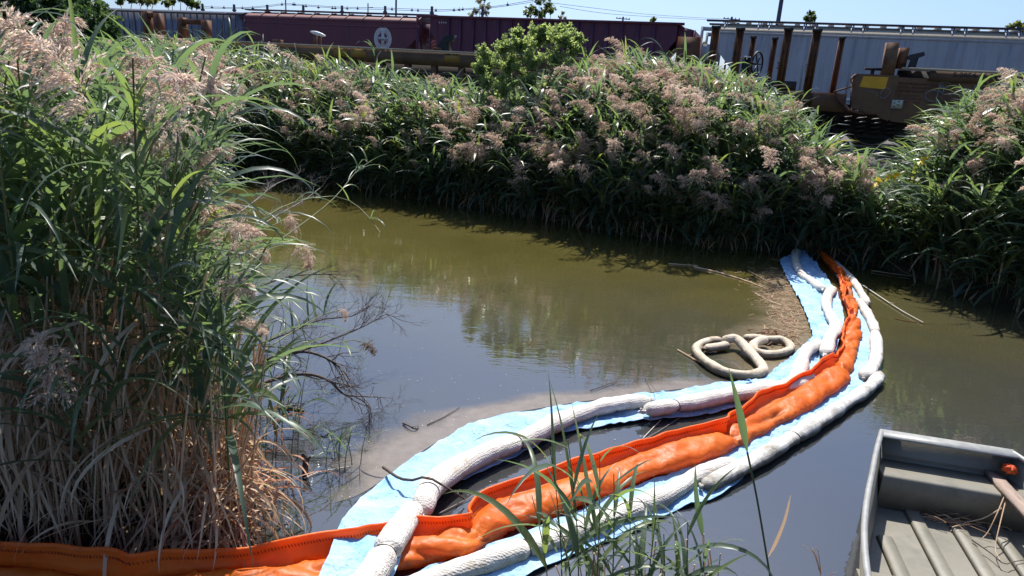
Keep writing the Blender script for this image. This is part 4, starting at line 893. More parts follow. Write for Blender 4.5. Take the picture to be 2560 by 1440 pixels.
# ================================================================ dead branches over the water at the left
def grow(g, P0, d, L, r, depth, rg, bendz=-.1, tint=.5):
    n = 6; P = [np.asarray(P0, float)]; d = np.asarray(d, float) / np.linalg.norm(d)
    for k in range(n):
        d = d + rg.normal(0, .14, 3) + np.array([0, 0, bendz * .3]); d /= np.linalg.norm(d); P.append(P[-1] + d * L / n)
    g.tube(P, np.linspace(r, r * .45, n + 1), 6 if depth > 1 else 4, tint, cap=False)
    if depth > 0:
        for k in range(rg.integers(3, 6)):
            i_ = rg.integers(1, n + 1); dd = d + rg.normal(0, .55, 3); grow(g, P[i_], dd, L * rg.uniform(.4, .65), r * .5, depth - 1, rg, bendz, tint)
def px_branch(name, label, pts, zs, r0, r1, mat, rg, twigs=8, tl=.36, depth=2, bias=(.5, 0, .1), tz=-.1):
    r0 *= 1.6; r1 *= 1.9; P = smoothpath([W(x, y, z) for (x, y), z in zip(pts, zs)], 18); b = P[0].copy()
    o = thing(name, label, 'branch', b, 'dead branches over the water'); g = G(); g.tube(P, np.linspace(r0, r1, 18), 7); g.build('limb', mat, o, True)
    g = G()
    for k in range(twigs):
        i_ = rg.integers(4, 18); d = (P[min(17, i_ + 1)] - P[i_ - 1]); d = d / (np.linalg.norm(d) + 1e-9) + rg.normal(0, .5, 3) + np.array(bias) * .4
        grow(g, P[i_], d, tl * rg.uniform(.5, 1.1), r1 * .8, depth, rg, tz)
    g.build('twigs', mat, o, True); return o
rg = np.random.default_rng(4)
px_branch('dead_branch', 'thick dark dead branch arching to a drooping fork over the water', [(600, 985), (680, 950), (760, 935), (820, 950), (858, 985), (885, 990)], (.25, .3, .34, .32, .26, .24), .011, .0035, M['bark'], rg, 9, .22)
px_branch('dead_branch', 'upper dark dead branch with many fine side twigs', [(600, 930), (690, 890), (770, 880), (840, 910), (870, 960)], (.35, .42, .45, .42, .36), .010, .003, M['bark'], rg, 12, .26)
px_branch('dead_branch', 'long thin dead branch sweeping up to the right', [(610, 960), (700, 900), (800, 860), (900, 820), (965, 785)], (.3, .36, .4, .42, .45), .008, .002, M['bark'], rg, 14, .32, bias=(.3, .4, .5), tz=.1)
px_branch('dead_branch', 'short stubby dark branch just above the water', [(585, 1035), (650, 1030), (710, 1018), (760, 1028)], (.15, .17, .18, .16), .013, .006, M['bark'], rg, 4, .15)
px_branch('dead_branch', 'slender dead branch under the hanging plume', [(560, 760), (640, 720), (730, 690), (840, 685)], (.6, .62, .64, .6), .008, .0025, M['bark'], rg, 8, .3)
px_branch('dead_branch', 'dead branch with fine twigs fanned across the blue reflection', [(600, 880), (700, 840), (800, 800), (880, 790), (930, 760)], (.4, .45, .48, .5, .52), .006, .0018, M['bark'], rg, 18, .34, bias=(.4, .3, .4), tz=.08)
px_branch('dead_branch', 'pale grey twiggy branch tip above the far water edge', [(560, 560), (640, 500), (690, 460), (740, 440)], (.8, .85, .9, .95), .006, .002, M['greytwig'], rg, 16, .3, bias=(0, .2, .8), tz=.3)
px_branch('dead_branch', 'second pale grey twiggy branch beside the hanging plume', [(600, 600), (690, 540), (760, 500), (800, 470)], (.75, .8, .85, .9), .006, .002, M['greytwig'], rg, 18, .3, bias=(.1, .2, .7), tz=.2)
# plumes hanging over the water on arched stems
def hang(label, pts, zs, pl, sc, brown=False, nl=3, seed=0):
    rg = np.random.default_rng(seed); P = smoothpath([W(x, y, z) for (x, y), z in zip(pts, zs)], 14); o = thing('reed_plant', label, 'reed', P[0])
    g = G(); g.tube(P, np.linspace(.006, .003, 14), 6, .5); g.build('stalk', M['stem'], o, True)
    d = P[-1] - P[-2]; az = math.atan2(d[1], d[0]); el = math.atan2(d[2], math.hypot(d[0], d[1]))
    me = NP_ME[pl]
    if brown: me = me.copy(); me.materials[0] = M['plume_brown']
    if sc:
        l = bpy.data.objects.new('plume', me); COL.objects.link(l); l.parent = o
        l.matrix_basis = Matrix(mat4(rotz(az) @ roty(math.pi / 2 - el), P[-1] - P[0], sc * .72).tolist())
    for k in range(nl):
        i_ = rg.integers(5, 13); l = bpy.data.objects.new('leaf', NL_ME[rg.integers(14)]); COL.objects.link(l); l.parent = o
        l.matrix_basis = Matrix(mat4(rotz(az + rg.normal(0, .7)) @ roty(rg.uniform(-.2, .6)), P[i_] - P[0], rg.uniform(.5, .8)).tolist())
    return o
hang('reed with rounded tan plume nodding over the water edge', [(480, 700), (600, 600), (690, 560), (720, 540)], (1.0, 1.12, 1.16, 1.15), 0, 1.1, seed=1)
hang('reed with long drooping plume above the blue reflection', [(480, 760), (600, 670), (680, 620), (740, 610)], (.95, 1.02, 1.05, 1.02), 1, 1.15, seed=2)
hang('reed with single dark brown plume hanging over the water', [(600, 860), (760, 870), (880, 850), (905, 855)], (.5, .6, .58, .55), 2, .6, True, 1, seed=3)
hang('arched green reed tip reaching far out over the olive water', [(520, 720), (700, 600), (830, 500), (890, 430), (930, 400)], (.9, 1.05, 1.2, 1.3, 1.3), 3, 0, nl=9, seed=4)
hang('arched leafy reed bowing down over the olive water', [(520, 660), (700, 520), (830, 490), (900, 520), (950, 580)], (1.0, 1.2, 1.25, 1.2, 1.05), 4, 0, nl=8, seed=5)
hang('drooping reed with small pale plume low over the blue reflection', [(560, 950), (700, 850), (800, 790), (850, 775)], (.5, .6, .62, .6), 3, .55, nl=7, seed=6)
hang('reed with pale plume standing out before the dark bank', [(380, 560), (480, 420), (560, 300), (600, 215)], (1.4, 1.7, 2.0, 2.2), 5, 1.0, nl=3, seed=7)
hang('reed with broad plume leaning over the dark far water', [(380, 640), (470, 500), (530, 400), (560, 365)], (1.3, 1.5, 1.65, 1.7), 4, 1.1, nl=4, seed=8)
hang('reed bowed at the clump edge with a tan plume half way down', [(420, 780), (520, 690), (580, 640), (620, 625)], (.9, 1.05, 1.1, 1.1), 2, 1.05, nl=5, seed=9)
# small shoots standing in the water and the old stump
for k, (x, y) in enumerate(((815, 1170), (838, 1155), (862, 1180), (880, 1170), (902, 1165), (850, 1190))):
    b = W(x, y, -.02); p = Plant(b, .22 + .04 * (k % 3), (.15 * (-1) ** k, 0), 4, False, rg, lo=.3, lsc=.33)
    reed_individual(p, 'small green reed shoot standing in the silty water by the pad', 'shoots in the silty water', NL_ME, NP_ME, rg, srad=.0035)
for k, (x, y, h) in enumerate(((650, 1130, .9), (665, 1160, .8), (690, 1180, .75), (705, 1120, .9), (728, 1190, .6), (745, 1150, .85), (680, 1210, .5))):
    b = W(x, y, -.02); p = Plant(b, h, (.12, .05), 4, False, rg, lo=.4, lsc=.6)
    reed_individual(p, 'slim dark reed stem rising straight from shaded water', 'stems in the shaded water', NL_ME, NP_ME, rg, srad=.004)
b = W(765, 1190, -.02); g = G(); P = np.array([[0, 0, 0], [-.005, 0, .06], [.005, 0, .11], [-.02, .01, .155]]); g.tube(P, [.022, .019, .022, .012], 9); g.tube([P[2], P[2] + [.03, 0, .03]], [.012, .006], 6); o = g.build('stump', M['bark'], None, True); o.location = b
tag(o, 'small dark rotten stump poking from water beside the reeds', 'stump')
# ================================================================ spill gear on the water
def fabric(name, c1, c2, scale, bump, rough=.8, dirt=None, dscale=3, dpos=(.5, .65), dots=None, weave=None, spec=.2, trans=0, line=None, crease=0):
    m, nt, out = nmat(name); p = nt.nodes.new('ShaderNodeBsdfPrincipled'); tc = nt.nodes.new('ShaderNodeTexCoord')
    n1 = noise(nt, scale, 5, tc.outputs['Object']); col = ramp(nt, n1.outputs['Fac'], [(.35, c1), (.65, c2)]).outputs[0]
    if dirt:
        n2 = noise(nt, dscale, 7, tc.outputs['Object'], .75); col = mixc(nt, ramp(nt, n2.outputs['Fac'], [(dpos[0], (0, 0, 0)), (dpos[1], (1, 1, 1))]).outputs[0], col, dirt)
    if line:                              # scum line: soiled up to a wavy height above the water
        sx = nt.nodes.new('ShaderNodeSeparateXYZ'); ge = nt.nodes.new('ShaderNodeNewGeometry'); nt.links.new(ge.outputs['Position'], sx.inputs[0]); n4 = noise(nt, 12, 6, tc.outputs['Object'], .7)
        ma = nt.nodes.new('ShaderNodeMath'); ma.operation = 'MULTIPLY_ADD'; ma.inputs[1].default_value = -.10; nt.links.new(n4.outputs['Fac'], ma.inputs[0]); nt.links.new(sx.outputs['Z'], ma.inputs[2])
        col = mixc(nt, ramp(nt, ma.outputs[0], [(0, (line[1],) * 3), (.035, (0, 0, 0))]).outputs[0], col, line[0])
    h = noise(nt, bump[1], 4, tc.outputs['Object']).outputs['Fac']
    if crease:                            # sharp fold lines: ridges of the noise
        mb = nt.nodes.new('ShaderNodeMath'); mb.operation = 'SUBTRACT'; mb.inputs[1].default_value = .5; nt.links.new(h, mb.inputs[0]); mc = nt.nodes.new('ShaderNodeMath'); mc.operation = 'ABSOLUTE'; nt.links.new(mb.outputs[0], mc.inputs[0])
        h = ramp(nt, mc.outputs[0], [(0, (1, 1, 1)), (crease, (0, 0, 0))]).outputs[0]
    if dots or weave:
        v = nt.nodes.new('ShaderNodeTexVoronoi'); v.inputs['Scale'].default_value = dots or weave; v.inputs['Randomness'].default_value = .15 if dots else .4; nt.links.new(tc.outputs['Object'], v.inputs['Vector'])
        if dots:
            f = ramp(nt, v.outputs['Distance'], [(.07, (1, 1, 1)), (.13, (0, 0, 0))]).outputs[0]; col = mixc(nt, f, col, tuple(.45 * x for x in c1))
        else: h = v.outputs['Distance']
    nt.links.new(col, p.inputs['Base Color']); p.inputs['Roughness'].default_value = rough; p.inputs['Specular IOR Level'].default_value = spec
    b = nt.nodes.new('ShaderNodeBump'); b.inputs['Strength'].default_value = bump[0]; b.inputs['Distance'].default_value = bump[2]
    nt.links.new(h, b.inputs['Height']); nt.links.new(b.outputs[0], p.inputs['Normal'])
    if trans:                             # thin vinyl lets some light through
        t = nt.nodes.new('ShaderNodeBsdfTranslucent'); nt.links.new(mixc(nt, 1.0, col, (1.25, 1.25, 1.25), 'MULTIPLY'), t.inputs[0]); mx = nt.nodes.new('ShaderNodeMixShader'); mx.inputs[0].default_value = trans
        nt.links.new(p.outputs[0], mx.inputs[1]); nt.links.new(t.outputs[0], mx.inputs[2]); nt.links.new(mx.outputs[0], out.inputs[0])
    else: nt.links.new(p.outputs[0], out.inputs[0])
    return m
M['sock'] = fabric('white_sock_net', (.58, .545, .49), (.72, .69, .64), 6, (.8, 80, .006), .85, (.38, .31, .22), 6, (.47, .72), weave=80, line=((.30, .25, .18), .8))
M['sockdirty'] = fabric('soiled_sock_net', (.55, .53, .48), (.70, .68, .64), 6, (.6, 90, .004), .85, (.17, .14, .10), 5, (.44, .70), weave=80, line=((.10, .085, .06), .9))
M['tansock'] = fabric('tan_soaked_sock', (.55, .46, .34), (.69, .60, .47), 8, (.8, 75, .006), .85, (.42, .33, .23), 7, (.50, .75), weave=75, line=((.16, .12, .08), .85))
M['pad'] = fabric('blue_pad', (.25, .43, .64), (.39, .57, .75), 4, (.35, 4, .03), .75, (.15, .34, .62), 5, (.52, .66), dots=30, crease=.10)
M['orange'] = fabric('orange_pvc', (.83, .16, .018), (.92, .23, .030), 3.5, (.12, 2.6, .05), .46, (.55, .16, .04), 9, (.58, .78), spec=.4, trans=.42, line=((.20, .08, .03), .8), crease=.12)
M['stitch'] = surf('seam_stitch', (.35, .05, .01), (.50, .08, .015), 9, .7)
M['tie'] = surf('cable_tie', (.012, .012, .012), (.03, .03, .03), 9, .5)
M['cord'] = surf('pale_cord', (.50, .47, .40), (.62, .58, .50), 9, .8)

# ---- orange boom
BP = [(-420, 1470), (-200, 1462), (0, 1470), (180, 1488), (340, 1502), (480, 1492), (640, 1472), (790, 1452), (920, 1424), (1020, 1400), (1120, 1378), (1175, 1362), (1210, 1328), (1260, 1298), (1400, 1256), (1500, 1224), (1600, 1186), (1700, 1153), (1780, 1126), (1850, 1094), (1900, 1064), (2000, 1008), (2060, 968), (2094, 930), (2116, 865), (2124, 805), (2112, 752), (2096, 702), (2064, 662), (2036, 632), (2012, 604)]
P = smoothpath([W(x, y, 0) for x, y in BP], 900); S = np.concatenate([[0], np.cumsum(np.linalg.norm(np.diff(P, axis=0), axis=1))])
def s_at(px, py): q_ = W(px, py, 0); return S[np.argmin(np.linalg.norm(P - q_, axis=1))]
pinch = [s_at(340, 1502), s_at(900, 1428), s_at(1178, 1360), s_at(1815, 1110), s_at(2088, 938), s_at(2126, 800), s_at(2094, 698)]
d = np.gradient(P, axis=0); d /= np.linalg.norm(d, axis=1)[:, None]; u = np.cross(d, [0, 0, 1.]); u /= np.linalg.norm(u, axis=1)[:, None]
corner = s_at(2094, 930); left = s_at(900, 1428)
V = np.zeros((len(P), 34, 3)); hemline = []
rb = np.random.default_rng(2)
pw = [np.exp(-((S - s0) / .055) ** 2) for s0 in pinch]; pin = np.clip(sum(pw), 0, 1)
near = np.clip((S - corner + .10) / .2, 0, 1); lf = np.clip((left - S) / .3 + .5, 0, 1)
for i_ in range(len(P)):
    s = S[i_]; q_ = pin[i_]; far = near[i_]; l_ = lf[i_]
    R = (.080 + .012 * wob(s * 2.2, 1)) * (1 - .34 * q_) * (1 - .1 * far); cu = .03 + .01 * wob(s * 3, 2); cz = .055 + .018 * wob(s * 1.7, 3) - .01 * q_
    if s > S[-1] - .5: R *= .35 + 1.3 * (S[-1] - s)
    fh = (.165 + .022 * wob(s * 2.6, 4) + .025 * q_) * (1 - .15 * far) + .045 * l_; fo = -.085 + .02 * wob(s * 2.0, 5) + .075 * far + .03 * l_
    fo += .045 * q_ ; ln = -.02 + .03 * wob(s * 3.1, 6)
    th = np.radians(np.linspace(150, -75, 20)); 
    bul = np.stack([cu + R * 1.22 * np.cos(th), cz + R * .88 * np.sin(th) * (1 + .10 * wob(s * 4.3, 12))], 1)
    fold = np.abs(np.sin(s * 6.1 + 1.4 * th + 1.5 * np.sin(s * 2.3))) ** 5 * .022 * (.6 + wob(s * 1.3, 8)) 
    sag = .034 * max(0, float(wob(s * 3.3, 21)) + .35) * np.exp(-((th - 1.35) / .55) ** 2)
    ridge = (1 - np.abs(np.sin(s * 13 + 1.9 * th + 2.2 * np.sin(s * 3.7)))) ** 5 * .010 * (.35 + max(0, float(wob(s * 2.1, 23)))) + (1 - np.abs(np.sin(s * 8.3 - 1.3 * th + 1.1))) ** 7 * .009
    wr = -fold - sag + ridge + .0045 * np.sin(s * 75 + 4 * np.sin(th * 2) + 2 * np.sin(s * 9)) * (.25 + 1.2 * q_) + .006 * np.sin(s * 21 + 3 * np.cos(th * 2.2) + 2 * np.sin(s * 5)) * (.4 + q_)
    bul[:, 0] += wr * np.cos(th); bul[:, 1] += wr * np.sin(th)
    fl = np.array([(fo + .0, -.04), (fo - .012, .05), (fo - .008 + ln * .4, fh * .55), (fo - .006 + ln * .8, fh * .85), (fo - .011 + ln, fh - .004), (fo - .008 + ln, fh + .008), (fo + ln, fh + .013), (fo + .008 + ln, fh + .009), (fo + .010 + ln, fh - .004), (fo + .004 + ln * .8, fh * .85), (fo + .006 + ln * .4, fh * .62), (min(fo + .02, cu - R * .8), max(.085, cz + R * .45))])
    pr_ = np.vstack([fl, bul, [[cu - .02, -.05], [fo + .01, -.05]]])
    V[i_] = P[i_][None] + u[i_][None] * pr_[:, :1] + np.array([0, 0, 1.])[None] * pr_[:, 1:]
    hemline.append(V[i_, 9])
hemline = np.array(hemline)
boom = thing('containment_boom', 'long orange vinyl containment boom with stitched top flap crossing the creek', 'boom', P[450])
cuts = [0] + [int(np.argmin(abs(S - s0))) for s0 in pinch] + [len(P) - 1]
for a, b in zip(cuts[:-1], cuts[1:]):
    if b - a < 3: continue
    Vs = V[a:b + 1]; n = b - a; k, j = np.meshgrid(np.arange(n), np.arange(34), indexing='ij'); jj = (j + 1) % 34
    g = G(); g.add(Vs.reshape(-1, 3), np.stack([k * 34 + j, k * 34 + jj, (k + 1) * 34 + jj, (k + 1) * 34 + j], -1).reshape(-1, 4)); g.build('float_section', M['orange'], boom, True)
g = G(); e = V[-1].mean(0); g.add(np.vstack([V[-1], e[None]]), [(j, (j + 1) % 34, 34) for j in range(34)]); g.build('end_cap', M['orange'], boom, True)
g = G(); hs = np.arange(S[0], S[-1] - .3, .013)
for k, s in enumerate(hs):
    i_ = int(np.searchsorted(S, s)); c_ = hemline[i_] + u[i_] * .003; g.bar(c_ + [0, 0, .008] - d[i_] * .003, c_ - [0, 0, .006] + d[i_] * .003, .0035)
tag(g.build('hem_stitching', M['stitch'], boom), kind='stuff')

# ---- absorbent socks
def sock(label, pts, z, r, mat='sock', ties=(), k0=True, k1=True, zs=None, seed=0, group='white absorbent socks along the boom', flat=.84, lumps=.13):
    zz = zs if zs is not None else [z] * len(pts)
    P = smoothpath([W(x, y, q_) for (x, y), q_ in zip(pts, zz)], max(40, int(14 * len(pts)))); n = len(P)
    L = np.concatenate([[0], np.cumsum(np.linalg.norm(np.diff(P, axis=0), axis=1))]); t = L / L[-1]
    rad = r * (1 + lumps * wob(L * 7, seed) + .04 * wob(L * 17, seed + 1))
    e0 = np.clip(L / (r * 1.3), 0, 1); e1 = np.clip((L[-1] - L) / (r * 1.3), 0, 1)
    rad = rad * (np.sqrt(1 - (1 - e0) ** 2) * .88 + .12) * (np.sqrt(1 - (1 - e1) ** 2) * .88 + .12)
    for tt_ in ties: rad = rad * (1 - .30 * np.exp(-((L - tt_ * L[-1]) / (r * .33)) ** 2))
    d = np.gradient(P, axis=0); d /= np.linalg.norm(d, axis=1)[:, None]; u = np.cross(d, [0, 0, 1.]); u /= np.linalg.norm(u, axis=1)[:, None] + 1e-9; v = np.cross(u, d)
    seg = 20; a = np.arange(seg) * 2 * np.pi / seg; rr_ = rad[:, None] * (1 + .025 * np.sin(3 * a[None] + L[:, None] * 11 + seed) + .02 * np.sin(2 * a[None] - L[:, None] * 23))
    V = P[:, None] + rr_[..., None] * (np.cos(a)[None, :, None] * u[:, None] * 1.06 + np.sin(a)[None, :, None] * v[:, None] * flat)
    o = thing('absorbent_sock', label, 'absorbent sock', P[n // 2], group)
    k, j = np.meshgrid(np.arange(n - 1), np.arange(seg), indexing='ij'); jj = (j + 1) % seg
    g = G(); g.add(V.reshape(-1, 3), np.stack([k * seg + j, k * seg + jj, (k + 1) * seg + jj, (k + 1) * seg + j], -1).reshape(-1, 4)); g.build('body', M[mat], o, True)
    for on, i_, sg in ((k0, 0, -1), (k1, n - 1, 1)):
        if on:
            g = G(); c_ = P[i_] + d[i_] * sg * .012; rg_ = np.random.default_rng(seed)
            for q_ in range(3): g.tube([c_ + rg_.normal(0, .008, 3), c_ + d[i_] * sg * .014 + rg_.normal(0, .008, 3), c_ + d[i_] * sg * .026 + rg_.normal(0, .01, 3)], [.010, .015, .007], 8)
            g.build('knot', M[mat], o, True)
    for tt_ in ties:
        i_ = int(np.argmin(abs(L - tt_ * L[-1]))); rr2 = rad[i_] * 1.04; aa = np.linspace(0, 2 * np.pi, 21)
        g = G(); g.tube([P[i_] + u[i_] * rr2 * 1.06 * math.cos(q_) + v[i_] * rr2 * flat * math.sin(q_) for q_ in aa], .0035, 5, cap=False); g.build('tie_band', M['tie'], o, True)
    return o
ZS = .05
sock('plump white sock at the near pad end, cinched by a dark tie', [(890, 1490), (940, 1420), (985, 1345), (1015, 1300), (1040, 1262)], .1, .074, ties=(.42,), k0=False, k1=False, zs=[.17, .17, .16, .15, .15], seed=1)
sock('white sock with knotted bulging end beside the twig on the inner pad', [(1062, 1288), (1062, 1250), (1090, 1208), (1150, 1166), (1230, 1128), (1310, 1098), (1400, 1052), (1500, 1018), (1570, 1006), (1625, 1002)], ZS, .070, ties=(.45,), seed=2, zs=[.10, .12, .1, .09, .08, .08, .08, .08, .08, .08])
sock('white sock along the inner pad below the tan sock coil', [(1612, 1026), (1660, 1018), (1740, 1004), (1830, 986), (1910, 976), (1980, 962), (2030, 940)], ZS, .068, ties=(.15,), seed=3, k1=False, zs=[.09, .09, .09, .09, .09, .09, .08])
sock('white sock climbing the pad corner beside the orange bend', [(1985, 960), (2002, 915), (2018, 876), (2052, 858)], ZS, .062, seed=4, k0=False, zs=[.08, .09, .1, .09])
sock('white sock zigzagging along the upper boom with a round lower lobe', [(2064, 886), (2074, 848), (2090, 820), (2078, 792), (2066, 764), (2070, 738), (2082, 722)], ZS, .060, ties=(.55,), seed=5, zs=[.1, .09, .09, .09, .09, .1, .09])
sock('narrow white sock at the top of the inner pad by the bank', [(2056, 724), (2034, 706), (2006, 688), (1992, 664), (1988, 640), (1992, 628)], ZS, .056, ties=(.3, .7), seed=6, zs=[.1, .08, .08, .08, .08, .07])
sock('outer white sock nearest the bank, dappled by reed shade', [(2048, 634), (2078, 655), (2108, 677), (2132, 702), (2152, 731), (2168, 760)], ZS, .052, ties=(.55,), seed=7, k0=False)
sock('outer white sock on the bend facing the open water', [(2148, 752), (2168, 784), (2184, 816), (2190, 848), (2191, 884), (2184, 914), (2160, 944)], ZS, .056, ties=(.45, .75), seed=8)
sock('soiled grey sock on the outer bend with dark waterline', [(2200, 936), (2182, 960), (2146, 988), (2090, 1024), (2010, 1076), (1930, 1126), (1860, 1166), (1800, 1196), (1758, 1216)], ZS, .058, 'sockdirty', ties=(.62,), seed=9)
sock('long white sock on the outer pad in front of the orange boom', [(980, 1490), (1080, 1446), (1190, 1410), (1300, 1374), (1400, 1342), (1500, 1303), (1600, 1264), (1680, 1228), (1740, 1190), (1800, 1166), (1845, 1156)], ZS, .060, ties=(.3, .62), seed=10, k0=False)
sock('tan soaked sock bent into a square loop on the scum', [(1806, 853), (1778, 852), (1744, 866), (1744, 884), (1764, 904), (1796, 924), (1826, 934), (1856, 938), (1888, 936), (1908, 926), (1898, 906), (1870, 876), (1850, 854), (1836, 846), (1820, 848), (1804, 853)], ZS, .046, 'tansock', k0=False, k1=False, seed=11, zs=[.04, .04, .04, .04, .04, .04, .04, .04, .04, .05, .06, .08, .10, .11, .10, .07], group='tan soaked socks', flat=.95, lumps=.05)
sock('tan soaked sock curled into an oval ring beside the square loop', [(1858, 846), (1890, 846), (1920, 850), (1950, 850), (1972, 860), (1974, 874), (1950, 884), (1915, 886), (1886, 878), (1884, 862), (1900, 852), (1915, 850)], ZS, .044, 'tansock', k0=False, k1=False, seed=12, zs=[.04, .04, .04, .04, .04, .04, .04, .04, .05, .08, .09, .07], group='tan soaked socks', flat=.95, lumps=.05)
sock('short tan sock end lying inside the square loop', [(1762, 871), (1778, 869), (1800, 866), (1822, 862)], ZS, .046, 'tansock', k0=True, k1=False, seed=13, zs=[.05, .05, .05, .05], group='tan soaked socks')

# ---- blue absorbent pads
def sheet(label, A, B, za, zb, seed, amp=.012, n=70, m=14, group='blue absorbent pads under the socks', f=9):
    za = za if np.ndim(za) else [za] * len(A); zb = zb if np.ndim(zb) else [zb] * len(B)
    PA = smoothpath([W(x, y, z) for (x, y), z in zip(A, za)], n); PB = smoothpath([W(x, y, z) for (x, y), z in zip(B, zb)], n)
    t = np.linspace(0, 1, m)[None, :, None]; V = PA[:, None] * (1 - t) + PB[:, None] * t
    wv = wob2(V[..., 0], V[..., 1], seed, f) + .5 * wob2(V[..., 0], V[..., 1], seed + 1, f * 2.6)
    cr = np.abs(wob2(V[..., 0], V[..., 1], seed + 2, f * 1.4)) 
    amp = amp * .8; V[..., 2] += amp * wv + amp * 2.2 * (.35 - np.minimum(cr, .35)) * 2
    V[..., 2] = np.maximum(V[..., 2], .006)
    rg_ = np.random.default_rng(seed); ed = rg_.normal(0, .0015, (n, 1)); V[:, 0, :2] += ed * .8; V[:, -1, :2] += ed
    Bt = V - np.array([0, 0, .005]); k, j = np.meshgrid(np.arange(n - 1), np.arange(m - 1), indexing='ij'); q_ = k * m + j
    Ft = np.stack([q_, q_ + m, q_ + m + 1, q_ + 1], -1).reshape(-1, 4)
    o = thing('absorbent_pad', label, 'absorbent pad', V[n // 2, m // 2], group); g = G(); g.add(np.concatenate([V.reshape(-1, 3), Bt.reshape(-1, 3)]), np.concatenate([Ft, Ft[:, ::-1] + n * m]))
    ring = np.concatenate([np.arange(m), np.arange(1, n) * m + m - 1, (n - 1) * m + np.arange(m - 2, -1, -1), np.arange(n - 2, 0, -1) * m])
    nr = len(ring); al = np.concatenate([V.reshape(-1, 3)[ring], Bt.reshape(-1, 3)[ring]]); g.add(al, [(i2, (i2 + 1) % nr, nr + (i2 + 1) % nr, nr + i2) for i2 in range(nr)])
    g.build('sheet', M['pad'], o, True); return o
sheet('wide blue pad draped over the orange boom at the near end', [(790, 1462), (826, 1375), (856, 1300), (930, 1222), (1000, 1168), (1100, 1102), (1200, 1052), (1350, 1022), (1500, 1000), (1625, 984)], [(960, 1475), (1000, 1400), (1015, 1330), (1080, 1245), (1180, 1190), (1320, 1125), (1400, 1084), (1500, 1066), (1570, 1056), (1632, 1046)], [.16, .17, .13, .07, .04, .03, .03, .03, .03, .03], [.12, .12, .09, .05, .03, .02, .02, .02, .02, .02], 40, .016)
sheet('blue pad strip under the inner sock below the tan coil', [(1600, 988), (1700, 974), (1800, 958), (1890, 948)], [(1628, 1050), (1760, 1036), (1880, 1010), (1990, 990)], .03, .02, 43, .012, n=40)
sheet('triangular blue pad with crisp folds at the corner by the tan coil', [(1860, 956), (1905, 944), (1940, 922), (1985, 886), (2026, 848), (2050, 822)], [(1990, 990), (2030, 970), (2060, 945), (2078, 910), (2092, 870), (2100, 835)], .035, .04, 47, .024, n=44, f=13)
sheet('creased blue pad strip left of the upper orange boom', [(1948, 650), (1966, 690), (1992, 738), (2016, 790), (2032, 842)], [(2004, 624), (2044, 664), (2086, 722), (2108, 780), (2106, 846)], .035, .05, 51, .026, n=50, f=12)
sheet('narrow blue pad strip right of the upper orange boom', [(2060, 650), (2098, 702), (2132, 770), (2136, 850), (2112, 930), (2090, 960)], [(2092, 652), (2140, 706), (2176, 780), (2198, 862), (2200, 930), (2170, 968)], .03, .02, 55, .014, n=56)
sheet('long blue pad between the orange boom and the outer sock', [(2086, 948), (1990, 1022), (1880, 1092), (1750, 1156), (1600, 1212), (1450, 1274), (1300, 1334), (1120, 1402), (980, 1460)], [(2204, 950), (2120, 1014), (2005, 1086), (1900, 1156), (1805, 1236), (1700, 1270), (1600, 1318), (1440, 1382), (1230, 1480)], .03, .015, 59, .013, n=90)

# ---- silt and scum film, floating litter
def film_mat(name, c1, c2, dens):
    m, nt, out = nmat(name); p = nt.nodes.new('ShaderNodeBsdfPrincipled'); tr = nt.nodes.new('ShaderNodeBsdfTransparent'); mx = nt.nodes.new('ShaderNodeMixShader')
    n1 = noise(nt, 1.8, 4, rough=.5, stretch=(1, 2.2, 1)); n2 = noise(nt, 14, 5); at = N(nt, 'ShaderNodeAttribute'); at.attribute_name = 'tint'
    nt.links.new(ramp(nt, n2.outputs['Fac'], [(.3, c1), (.7, c2)]).outputs[0], p.inputs['Base Color']); p.inputs['Roughness'].default_value = .3; p.inputs['Specular IOR Level'].default_value = .5
    s = nt.nodes.new('ShaderNodeMath'); s.operation = 'MULTIPLY_ADD'; s.inputs[1].default_value = 1.3; nt.links.new(at.outputs['Fac'], s.inputs[0]); nt.links.new(n1.outputs['Fac'], s.inputs[2])
    f = ramp(nt, s.outputs[0], [(.40, (0, 0, 0)), (1.0, (dens, dens, dens))]); f.color_ramp.elements[1].position = .98
    sm = nt.nodes.new('ShaderNodeMath'); sm.operation = 'SUBTRACT'; sm.inputs[1].default_value = .35; nt.links.new(s.outputs[0], sm.inputs[0]); nt.links.new(sm.outputs[0], f.inputs[0])
    nt.links.new(f.outputs[0], mx.inputs[0]); nt.links.new(tr.outputs[0], mx.inputs[1]); nt.links.new(p.outputs[0], mx.inputs[2]); nt.links.new(mx.outputs[0], out.inputs[0]); return m
M['film'] = film_mat('silt_film', (.17, .14, .115), (.24, .20, .165), .74)
M['film2'] = film_mat('scum_film', (.13, .10, .05), (.21, .16, .09), .92)
def film(name, label, A, B, prof, mat, n=60, m=16, z=.004):
    PA = smoothpath([W(x, y, z) for x, y in A], n); PB = smoothpath([W(x, y, z) for x, y in B], n); PA = PB + (PA - PB) * .72; t = np.linspace(0, 1, m)
    V = PA[:, None] * (1 - t[None, :, None]) + PB[:, None] * t[None, :, None]; e = np.interp(t, [0, .5, 1], prof)[None, :] * np.minimum(1, np.minimum(np.linspace(0, 1, n), np.linspace(1, 0, n)) * 7)[:, None]
    k, j = np.meshgrid(np.arange(n - 1), np.arange(m - 1), indexing='ij'); q_ = k * m + j
    g = G(); g.add(V.reshape(-1, 3), np.stack([q_, q_ + m, q_ + m + 1, q_ + 1], -1).reshape(-1, 4), e.ravel()); tag(g.build(name, M[mat]), label, 'silt', kind='stuff')
